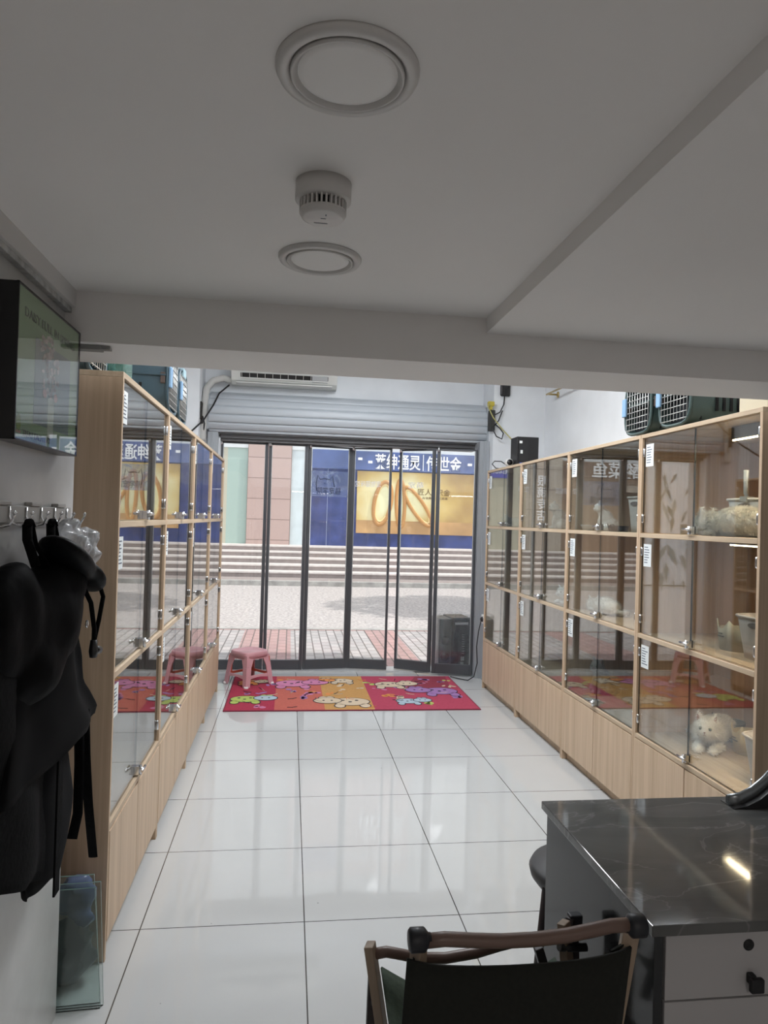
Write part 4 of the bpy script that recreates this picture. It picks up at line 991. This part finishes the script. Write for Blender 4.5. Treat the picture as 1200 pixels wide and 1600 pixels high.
MB().prism([(x, 1.80, z) for x, z in P_]+[(P_[-1][0], 1.80, .761), (1.235, 1.80, .761)], (0, .06, 0)).build('panel', mat('charcoal_shell', (.012, .012, .013), .4), cv)
MB().tube([(x, 1.83, z+.004) for x, z in P_], .008, 8, flat=3).build('rim', mat('grey_metal_rim', (.25, .27, .28), .25, .8), cv)
st = thing('round_stool', 'dark round-seated stool behind the desk corner', 'stool', (.950, 2.12, 0))
MB().lathe([(0, .40), (.15, .405), (.166, .425), (.171, .445), (.162, .462), (0, .468)], 40, Matrix.Translation((.950, 2.12, 0))).build('seat', mat('grey_vinyl', (.05, .05, .052), .5), st)
for a in (201, 291, 21, 111):
    c, s_ = math.cos(math.radians(a)), math.sin(math.radians(a))
    MB().tube([(.95+c*.155, 2.12+s_*.155, .43), (.95+c*.18, 2.12+s_*.18, .2), (.95+c*.188, 2.12+s_*.188, 0)], [.0125, .0135, .012], 10).build('leg', mat('dark_brown_wood', (.018, .010, .010), .5), st)

def camp_chair():
    t = thing('folding_chair', 'wooden folding camp chair with dark green canvas beside the desk', 'chair', (0.440, 1.364, 0.0))
    WD = wood('ash_wood', (.20, .145, .10), (.32, .24, .17), scale=(40, 40, 3)); RAIL = mat('brown_rail', (.15, .095, .075), .4)
    CAN = mat('green_canvas', (.008, .009, .006), .95, noise_s=120, noise_a=.25); CAN2 = mat('green_canvas_lit', (.035, .055, .035), .85, noise_s=120, noise_a=.2)  # second canvas is a lit copy, its brightness put into the colour
    def cap(p, ax, r=.021, L=.032):
        M = Matrix.Translation(p) @ Vector(ax).to_track_quat('Z', 'Y').to_matrix().to_4x4()
        MB().lathe([(0, -L/2), (r*.8, -L/2), (r, -L/2+.004), (r, L/2-.004), (r*.8, L/2), (r*.55, L/2+.004), (r*.55, L/2+.008)], 20, M).build('joint_cap', mat('cap_rubber', (.008, .009, .013), .5), t)
    def bar(a, b, w, d, m, name='leg'):
        a, b = Vector(a), Vector(b); q = (b-a).to_track_quat('Z', 'Y').to_matrix().to_4x4(); L = (b-a).length
        M = Matrix.Translation(a) @ q
        return MB().box(-w/2, w/2, -d/2, d/2, 0, L, 0, M).build(name, m, t, .002)
    # near rail with end caps
    cap((0.249, 1.250, 0.778), (1, 0, 0)); cap((0.666, 1.250, 0.784), (-1, 0, 0))
    MB().tube([(0.264, 1.250, 0.775), (0.299, 1.250, 0.777), (0.352, 1.250, 0.772), (0.405, 1.250, 0.768), (0.466, 1.250, 0.768), (0.528, 1.250, 0.772), (0.581, 1.250, 0.780), (0.616, 1.250, 0.786), (0.656, 1.250, 0.786)], [.0125]*9, 12).build('back_rail', RAIL, t)
    bar((0.253, 1.254, 0.769), (0.231, 1.285, 0.0), .020, .026, WD); bar((0.656, 1.254, 0.771), (0.545, 1.285, 0.0), .020, .030, WD)
    # canvas back, hanging from the posts below the rail
    def can(u, v):
        xl = .228-.020*v; xr = .648-.040*v; x = xl+(xr-xl)*u
        zt = .743 + .012*(abs(u-.5)*2)**6 - .004*math.sin(PI*u); z = zt-(.36)*v
        return (x, 1.232-.010*math.sin(PI*u)-.03*v*math.sin(PI*u)+.0, z)
    mb = MB().grid(can, 24, 14); o = mb.build('canvas_back', CAN, t, recalc=True); so2 = o.modifiers.new('s', 'SOLIDIFY'); so2.thickness = .006
    MB().prism([(0.242, 1.248, 0.747), (0.286, 1.248, 0.727), (0.242, 1.248, 0.712)], (0, .005, 0)).build('canvas_corner', CAN, t)
    MB().prism([(0.656, 1.248, 0.760), (0.616, 1.248, 0.729), (0.616, 1.248, 0.740)], (0, .005, 0)).build('canvas_corner', CAN, t)
    # far rail and the front legs
    MB().tube([(0.207, 1.540, 0.577), (0.238, 1.540, 0.581), (0.273, 1.540, 0.573), (0.308, 1.540, 0.564), (0.370, 1.540, 0.560), (0.440, 1.540, 0.568), (0.493, 1.540, 0.581), (0.528, 1.540, 0.588)], .0115, 12).build('front_rail', RAIL, t)
    cap((0.547, 1.540, 0.592), (-1, 0, 0), .014, .022)
    bar((0.200, 1.536, 0.602), (0.304, 1.496, 0.0), .030, .020, WD); bar((0.216, 1.584, 0.553), (0.207, 1.584, 0.0), .016, .02, mat('dark_leg', (.025, .018, .018), .5))
    bar((0.229, 1.531, 0.448), (0.216, 1.584, 0.448), .012, .012, BLACK, 'spacer')
    bar((0.651, 1.558, 0.617), (0.702, 1.50, 0.0), .030, .02, WD); bar((0.682, 1.584, 0.615), (0.704, 1.56, 0.0), .03, .02, mat('dark_leg', (.025, .018, .018), .5))
    MB().box(.673, .704, 1.571, 1.593, .597, .621).build('joint_cap', MATS['cap_rubber'], t, .003)
    bar((0.581, 1.531, 0.580), (0.625, 1.531, 0.448), .02, .02, MATS['dark_leg'])
    bar((0.232, 1.285, 0.15), (0.208, 1.575, 0.15), .018, .025, WD, 'side_stretcher'); bar((0.61, 1.285, 0.40), (0.672, 1.54, 0.40), .018, .025, WD, 'side_stretcher')
    MB().tube([(0.634, 1.540, 0.571), (0.669, 1.549, 0.562), (0.704, 1.549, 0.562)], .009, 8).build('short_rail', BLACK, t)
    def seat(u, v):
        return (.231+.40*u, 1.555-.28*v, .54-.10*math.sin(PI*u)*.8-.06*v)
    mb = MB().grid(seat, 20, 12); o = mb.build('canvas_seat', CAN2, t); so2 = o.modifiers.new('s', 'SOLIDIFY'); so2.thickness = .005
camp_chair()

# ------------------------------------------------------------------ what is inside the right cabinets
def bin_(name, label, x, y, z, w, d, h, m, group=None, scoop=False):
    t = thing(name, label, 'litter bin', (x, y, z), .12)
    def wall(u, v):
        a = 2*PI*u; c, s_ = math.cos(a), math.sin(a); q = (abs(c)**5+abs(s_)**5)**(-.2); k = .80+.20*v
        return (c*q*w/2*k, s_*q*d/2*k, h*v)
    mb = MB().grid(wall, 40, 6, closeu=True); mb.f.append(list(range(40))[::-1]); mb.m.append(0); mb.sm.append(False)
    o = mb.build('tub', m, t, world=False); s2 = o.modifiers.new('s', 'SOLIDIFY'); s2.thickness = .004
    rp = []
    for i in range(40):
        a = 2*PI*i/40; c, s_ = math.cos(a), math.sin(a); q = (abs(c)**5+abs(s_)**5)**(-.2); rp.append((c*q*w/2*1.02, s_*q*d/2*1.02, h))
    MB().tube(rp, .006, 6, closed=True).build('rim', m, t, world=False)
    hp = MB().prism([(-w/2*.955-.002, math.cos(a)*.038, h*.82+math.sin(a)*.012) for a in [2*PI*i/20 for i in range(20)]], (-.003, 0, 0)); hp.build('hand_hole', mat('hole_shadow_grey', (.12, .11, .11), .8), t, world=False)  # no opening cut: grey oval painted as the shade in the hole
    if scoop:
        so_ = MB().tube([(-w/2+.02, -.01, h-.02), (-w/2, -.01, h+.03), (-w/2-.0, -.012, h+.13)], [.012, .012, .016], 8, flat=.4)
        so_.box(-w/2-.012, -w/2+.03, -.03, .01, h-.012, h+.012); so_.build('scoop', mat('grey_scoop', (.22, .24, .25), .5), t, world=False)
    return t
GREYB = mat('pale_grey_plastic', (.42, .40, .40), .4); WHB = mat('white_bin_plastic', (.55, .54, .52), .4)
bin_('litter_bin', 'pale bin with a grey scoop in the top of the nearest right cabinet', 2.13, 2.93, Z1, .24, .26, .17, WHB, scoop=True)
bin_('litter_bin', 'pale grey bin in the middle level of the nearest right cabinet', 2.06, 2.74, Z2, .24, .26, .18, GREYB)
bin_('litter_bin', 'grey bin with an oval hand hole beside the lying white cat', 2.09, 2.70, Z3, .26, .28, .19, GREYB)
bin_('litter_bin', 'tall white bin in the top of the second right cabinet', 2.03, 3.80, Z1, .18, .18, .20, WHB)
bin_('litter_bin', 'pale bin at the back of the third right cabinet top level', 2.12, 4.75, Z1, .17, .18, .12, WHB)
def earbox(label, x, y, z, w, h, m, rot=0, m2=None):
    t = thing('cat_ear_box', label, 'cat bed', (x, y, z), rot)
    n = 36; prof = []
    def hh(a):
        e = 0
        for c in (-.55, .55):
            d = (a-PI-c+PI) % (2*PI)-PI; e = max(e, .42*max(0, 1-abs(d)/.33))
        return h*(1+e)
    ring_ = [(math.cos(2*PI*i/n), math.sin(2*PI*i/n)) for i in range(n)]
    vs = []; fs = []
    for k, (r, zz) in enumerate(((.86, 0), (1.0, 1), (.94, 1), (.82, .12))):
        for i, (c, s_) in enumerate(ring_): vs.append((c*r*w/2, s_*r*w/2*.9, zz*(hh(2*PI*i/n) if zz == 1 else h)))
    for k in range(3):
        for i in range(n): fs.append((k*n+i, k*n+(i+1) % n, (k+1)*n+(i+1) % n, (k+1)*n+i))
    fs.append(tuple(range(n))[::-1]); fs.append(tuple(3*n+i for i in range(n)))
    MB().add(vs, fs, 0, True).build('tub', m, t, world=False)
    MB().box(-w/2*.93-.006, -w/2*.93, -.02, .02, h*.62, h*.66).box(-w/2*.93-.006, -w/2*.93, -.012, .012, h*.75, h*.79).build('mark', BLACK, t, world=False)
CRE = mat('cream_plastic', (.58, .50, .32), .5); DKB = mat('blue_grey_plastic', (.08, .11, .13), .5)
earbox('cream and grey cat-eared tub in the middle level of the nearest right cabinet', 2.06, 2.99, Z2, .20, .10, mat('grey_cream_plastic', (.30, .28, .20), .5))
earbox('cream cat-eared tub behind the lying white cat', 2.22, 3.12, Z3, .18, .10, CRE)
earbox('blue-grey cat-eared tub behind the head of the lying white cat', 2.25, 3.34, Z3, .16, .09, DKB)
earbox('yellow cat-eared tub in the bottom of the second right cabinet', 2.02, 3.70, Z3, .20, .12, mat('yellow_tub', (.60, .46, .22), .5))
earbox('black cat-eared feeding bowl beside the tall white bin', 1.97, 4.04, Z1, .13, .035, BLACK)
bw = thing('food_bowl', 'small white bowl in the top of the second right cabinet', 'bowl', (1.93, 4.39, Z1))
MB().lathe([(.03, 0), (.045, .03), (.05, .035), (.046, .034), (.03, .008), (0, .006)], 28, Matrix.Translation((1.93, 4.39, Z1+.001))).build('bowl', WHITEP, bw)

def cat(label, x, y, z, rot, pose, base, dark, sc=1.0, fur=5200, group=None, seed=1):
    t = thing('cat', label, 'cat', (0, 0, 0), 0, group)
    FUR = mat('fur_'+base[0], base[1], .9, noise_s=14, noise_a=dark)
    if pose == 'lie':
        hc = (.150, .0, .115)
        it = [('s', (-.03, 0, .065), (.13, .07, .062), None), ('s', (-.12, .02, .062), (.075, .07, .060), None), ('s', (.07, 0, .075), (.065, .058, .058), None),
              ('s', (.11, 0, .095), (.05, .045, .045), None),
              ('s', (.13, .045, .020), (.065, .020, .018), (0, 0, -.2)), ('s', (.15, -.035, .020), (.065, .019, .018), (0, 0, .1)), ('s', (.195, -.030, .018), (.022, .019, .016), None), ('s', (.185, .035, .018), (.022, .019, .016), None),
              ('s', (-.05, -.075, .022), (.06, .022, .020), (0, 0, .2)), ('s', (.0, -.07, .018), (.022, .019, .016), None)]
        tail = [(-.19, .02, .04), (-.23, -.02, .03), (-.22, -.08, .025), (-.15, -.11, .022), (-.09, -.115, .02)]
    elif pose == 'sleep':
        hc = (.155, .03, .060)
        it = [('s', (-.02, 0, .068), (.14, .085, .066), None), ('s', (-.12, .0, .06), (.085, .08, .058), None), ('s', (.09, .01, .058), (.07, .06, .05), None),
              ('s', (.14, .06, .018), (.055, .02, .017), None), ('s', (.13, -.04, .018), (.06, .02, .017), None), ('s', (-.06, -.08, .022), (.06, .022, .020), None)]
        tail = [(-.19, .0, .04), (-.23, -.05, .03), (-.20, -.10, .025), (-.12, -.13, .022), (-.05, -.13, .02)]
    else:
        hc = (.075, 0, .235)
        it = [('s', (-.03, 0, .07), (.085, .075, .07), None), ('s', (.0, 0, .13), (.065, .058, .085), (0, .25, 0)), ('s', (.035, 0, .175), (.048, .046, .055), None),
              ('s', (.065, .030, .075), (.020, .019, .075), None), ('s', (.065, -.030, .075), (.020, .019, .075), None), ('s', (.085, .03, .014), (.028, .018, .014), None), ('s', (.085, -.03, .014), (.028, .018, .014), None),
              ('s', (-.0, .065, .04), (.055, .03, .04), None), ('s', (-.0, -.065, .04), (.055, .03, .04), None)]
        tail = [(-.10, .0, .03), (-.14, .05, .022), (-.10, .10, .02), (-.03, .115, .018)]
    hx, hy, hz = hc
    it += [('s', hc, (.050, .054, .046), None), ('s', (hx+.030, hy, hz-.014), (.026, .032, .021), None), ('s', (hx+.005, hy+.030, hz-.016), (.03, .026, .024), None), ('s', (hx+.005, hy-.030, hz-.016), (.03, .026, .024), None)]
    for s_ in (-1, 1): it.append(('c', (hx-.006, hy+s_*.034, hz+.052), (.016, .025, .060), (-s_*.30, .05, 0)))
    for a, b in zip(tail, tail[1:]):
        for k in range(4):
            p = Vector(a).lerp(Vector(b), k/4); it.append(('s', tuple(p), (.019, .019, .019), None))
    body = blob('body', it, FUR, None, voxel=.006, smooth=3)
    rn = random.Random(seed)
    me = body.data; polys = list(me.polygons); fm = MB()
    face_c = Vector((hx+.05, hy, hz-.005))
    for i in range(fur):
        p = polys[rn.randrange(len(polys))]; c = p.center; n_ = Vector(p.normal)
        if c.z < .012: continue
        near = (c-face_c).length
        L = (.006 if near < .045 else rn.uniform(.012, .024))*(1 if pose != 'sleep' else 1.3)
        d = (n_*1.0+Vector((-.8, rn.uniform(-.4, .4), -.35+rn.uniform(-.3, .3)))).normalized()
        if near < .045: d = (n_+(c-face_c).normalized()*.8).normalized()
        w = n_.cross(d)
        if w.length < .1: w = Vector((0, 1, 0))
        w = w.normalized()*.0014
        fm.add([c-w-n_*.001, c+w-n_*.001, c+d*L], [(0, 1, 2)], 0 if rn.random() > dark else 1, True)
    body.parent = t
    fm.build('fur', [FUR, mat('fur_dark_'+base[0], tuple(v*(1-dark*.9) for v in base[1]), .9)], t, recalc=False)
    ey = MB(); pu = MB(); no = MB()
    for s_ in (-1, 1):
        Mx = Matrix.Translation((hx+.043, hy+s_*.021, hz+.006)) @ Matrix.Rotation(s_*.35, 4, 'Z') @ Matrix.Rotation(PI/2, 4, 'Y')
        if pose != 'sleep':
            ey.lathe([(.0095, -.004), (.0092, 0), (.006, .0030), (0, .0042)], 16, Mx)
            pu.lathe([(.0052, .0025), (.004, .0044), (0, .005)], 12, Mx)
        else:
            pu.tube([(hx+.044, hy+s_*.012, hz+.003), (hx+.043, hy+s_*.021, hz-.001), (hx+.038, hy+s_*.030, hz+.004)], .0015, 5)
    if pose != 'sleep': ey.build('eye', mat('cat_eye', (.18, .20, .10), .1), t, world=False)
    pu.build('pupil', RUBBER, t, world=False)
    no.prism([(hx+.056, hy-.006, hz-.006), (hx+.056, hy+.006, hz-.006), (hx+.058, hy, hz-.013)], (.003, 0, 0)); no.tube([(hx+.056, hy, hz-.013), (hx+.055, hy, hz-.020), (hx+.052, hy+.008, hz-.024)], .0012, 5).tube([(hx+.055, hy, hz-.020), (hx+.052, hy-.008, hz-.024)], .0012, 5)
    no.build('nose', mat('cat_nose', (.28, .13, .12), .5), t, world=False)
    er = MB()
    for s_ in (-1, 1): er.prism([(hx+.006, hy+s_*.022, hz+.035), (hx+.004, hy+s_*.046, hz+.032), (hx+.0, hy+s_*.042, hz+.064)], (.0015, 0, 0))
    er.build('inner_ear', mat('ear_pink', (.45, .30, .27), .7), t, world=False)
    wk = MB()
    for s_ in (-1, 1):
        for k in (-1, 0, 1): wk.tube([(hx+.048, hy+s_*.014, hz-.015+k*.002), (hx+.050, hy+s_*.045, hz-.014+k*.010)], .0004, 4)
    wk.build('whisker', WHITEP, t, world=False)
    t.location = (x, y, z+.001); t.rotation_euler = (0, 0, rot); t.scale = (sc, sc, sc)
    return t
WHT = ('white', (.80, .79, .76)); SIL = ('silver', (.42, .41, .38)); GRY = ('grey', (.30, .29, .28))
cat('white kitten lying awake and facing out in the bottom of the nearest right cabinet', 2.10, 3.25, Z3, PI+.85, 'lie', WHT, .18, 1.0, 7000, seed=2)
cat('fluffy silver cat asleep in the top of the nearest right cabinet', 1.96, 2.88, Z1, PI/2+.25, 'sleep', ('cream', (.80, .79, .74)), .15, .95, 14000, seed=3)
cat('white cat sitting in the top of the second right cabinet', 1.99, 4.25, Z1, PI-.4, 'sit', WHT, .1, .62, 3500, seed=4)
cat('pale fluffy cat asleep in the middle level of the second right cabinet', 1.98, 4.22, Z2, PI/2, 'sleep', WHT, .15, .75, 4000, seed=5)
cat('grey fluffy cat sitting in the bottom of the second right cabinet', 2.0, 4.28, Z3, PI+.6, 'sit', GRY, .3, .75, 5000, seed=6)
cat('pale grey cat sitting in the top of the third right cabinet', 1.99, 5.02, Z1, PI-.2, 'sit', SIL, .25, .68, 3500, seed=7)
cat('white cat lying in the middle level of the third right cabinet', 1.98, 4.75, Z2, PI+.5, 'lie', WHT, .1, .7, 3000, seed=8)
cat('small cat lying in the top of the farthest right cabinet', 1.98, 6.08, Z1, PI+.3, 'lie', SIL, .2, .62, 2500, seed=9)
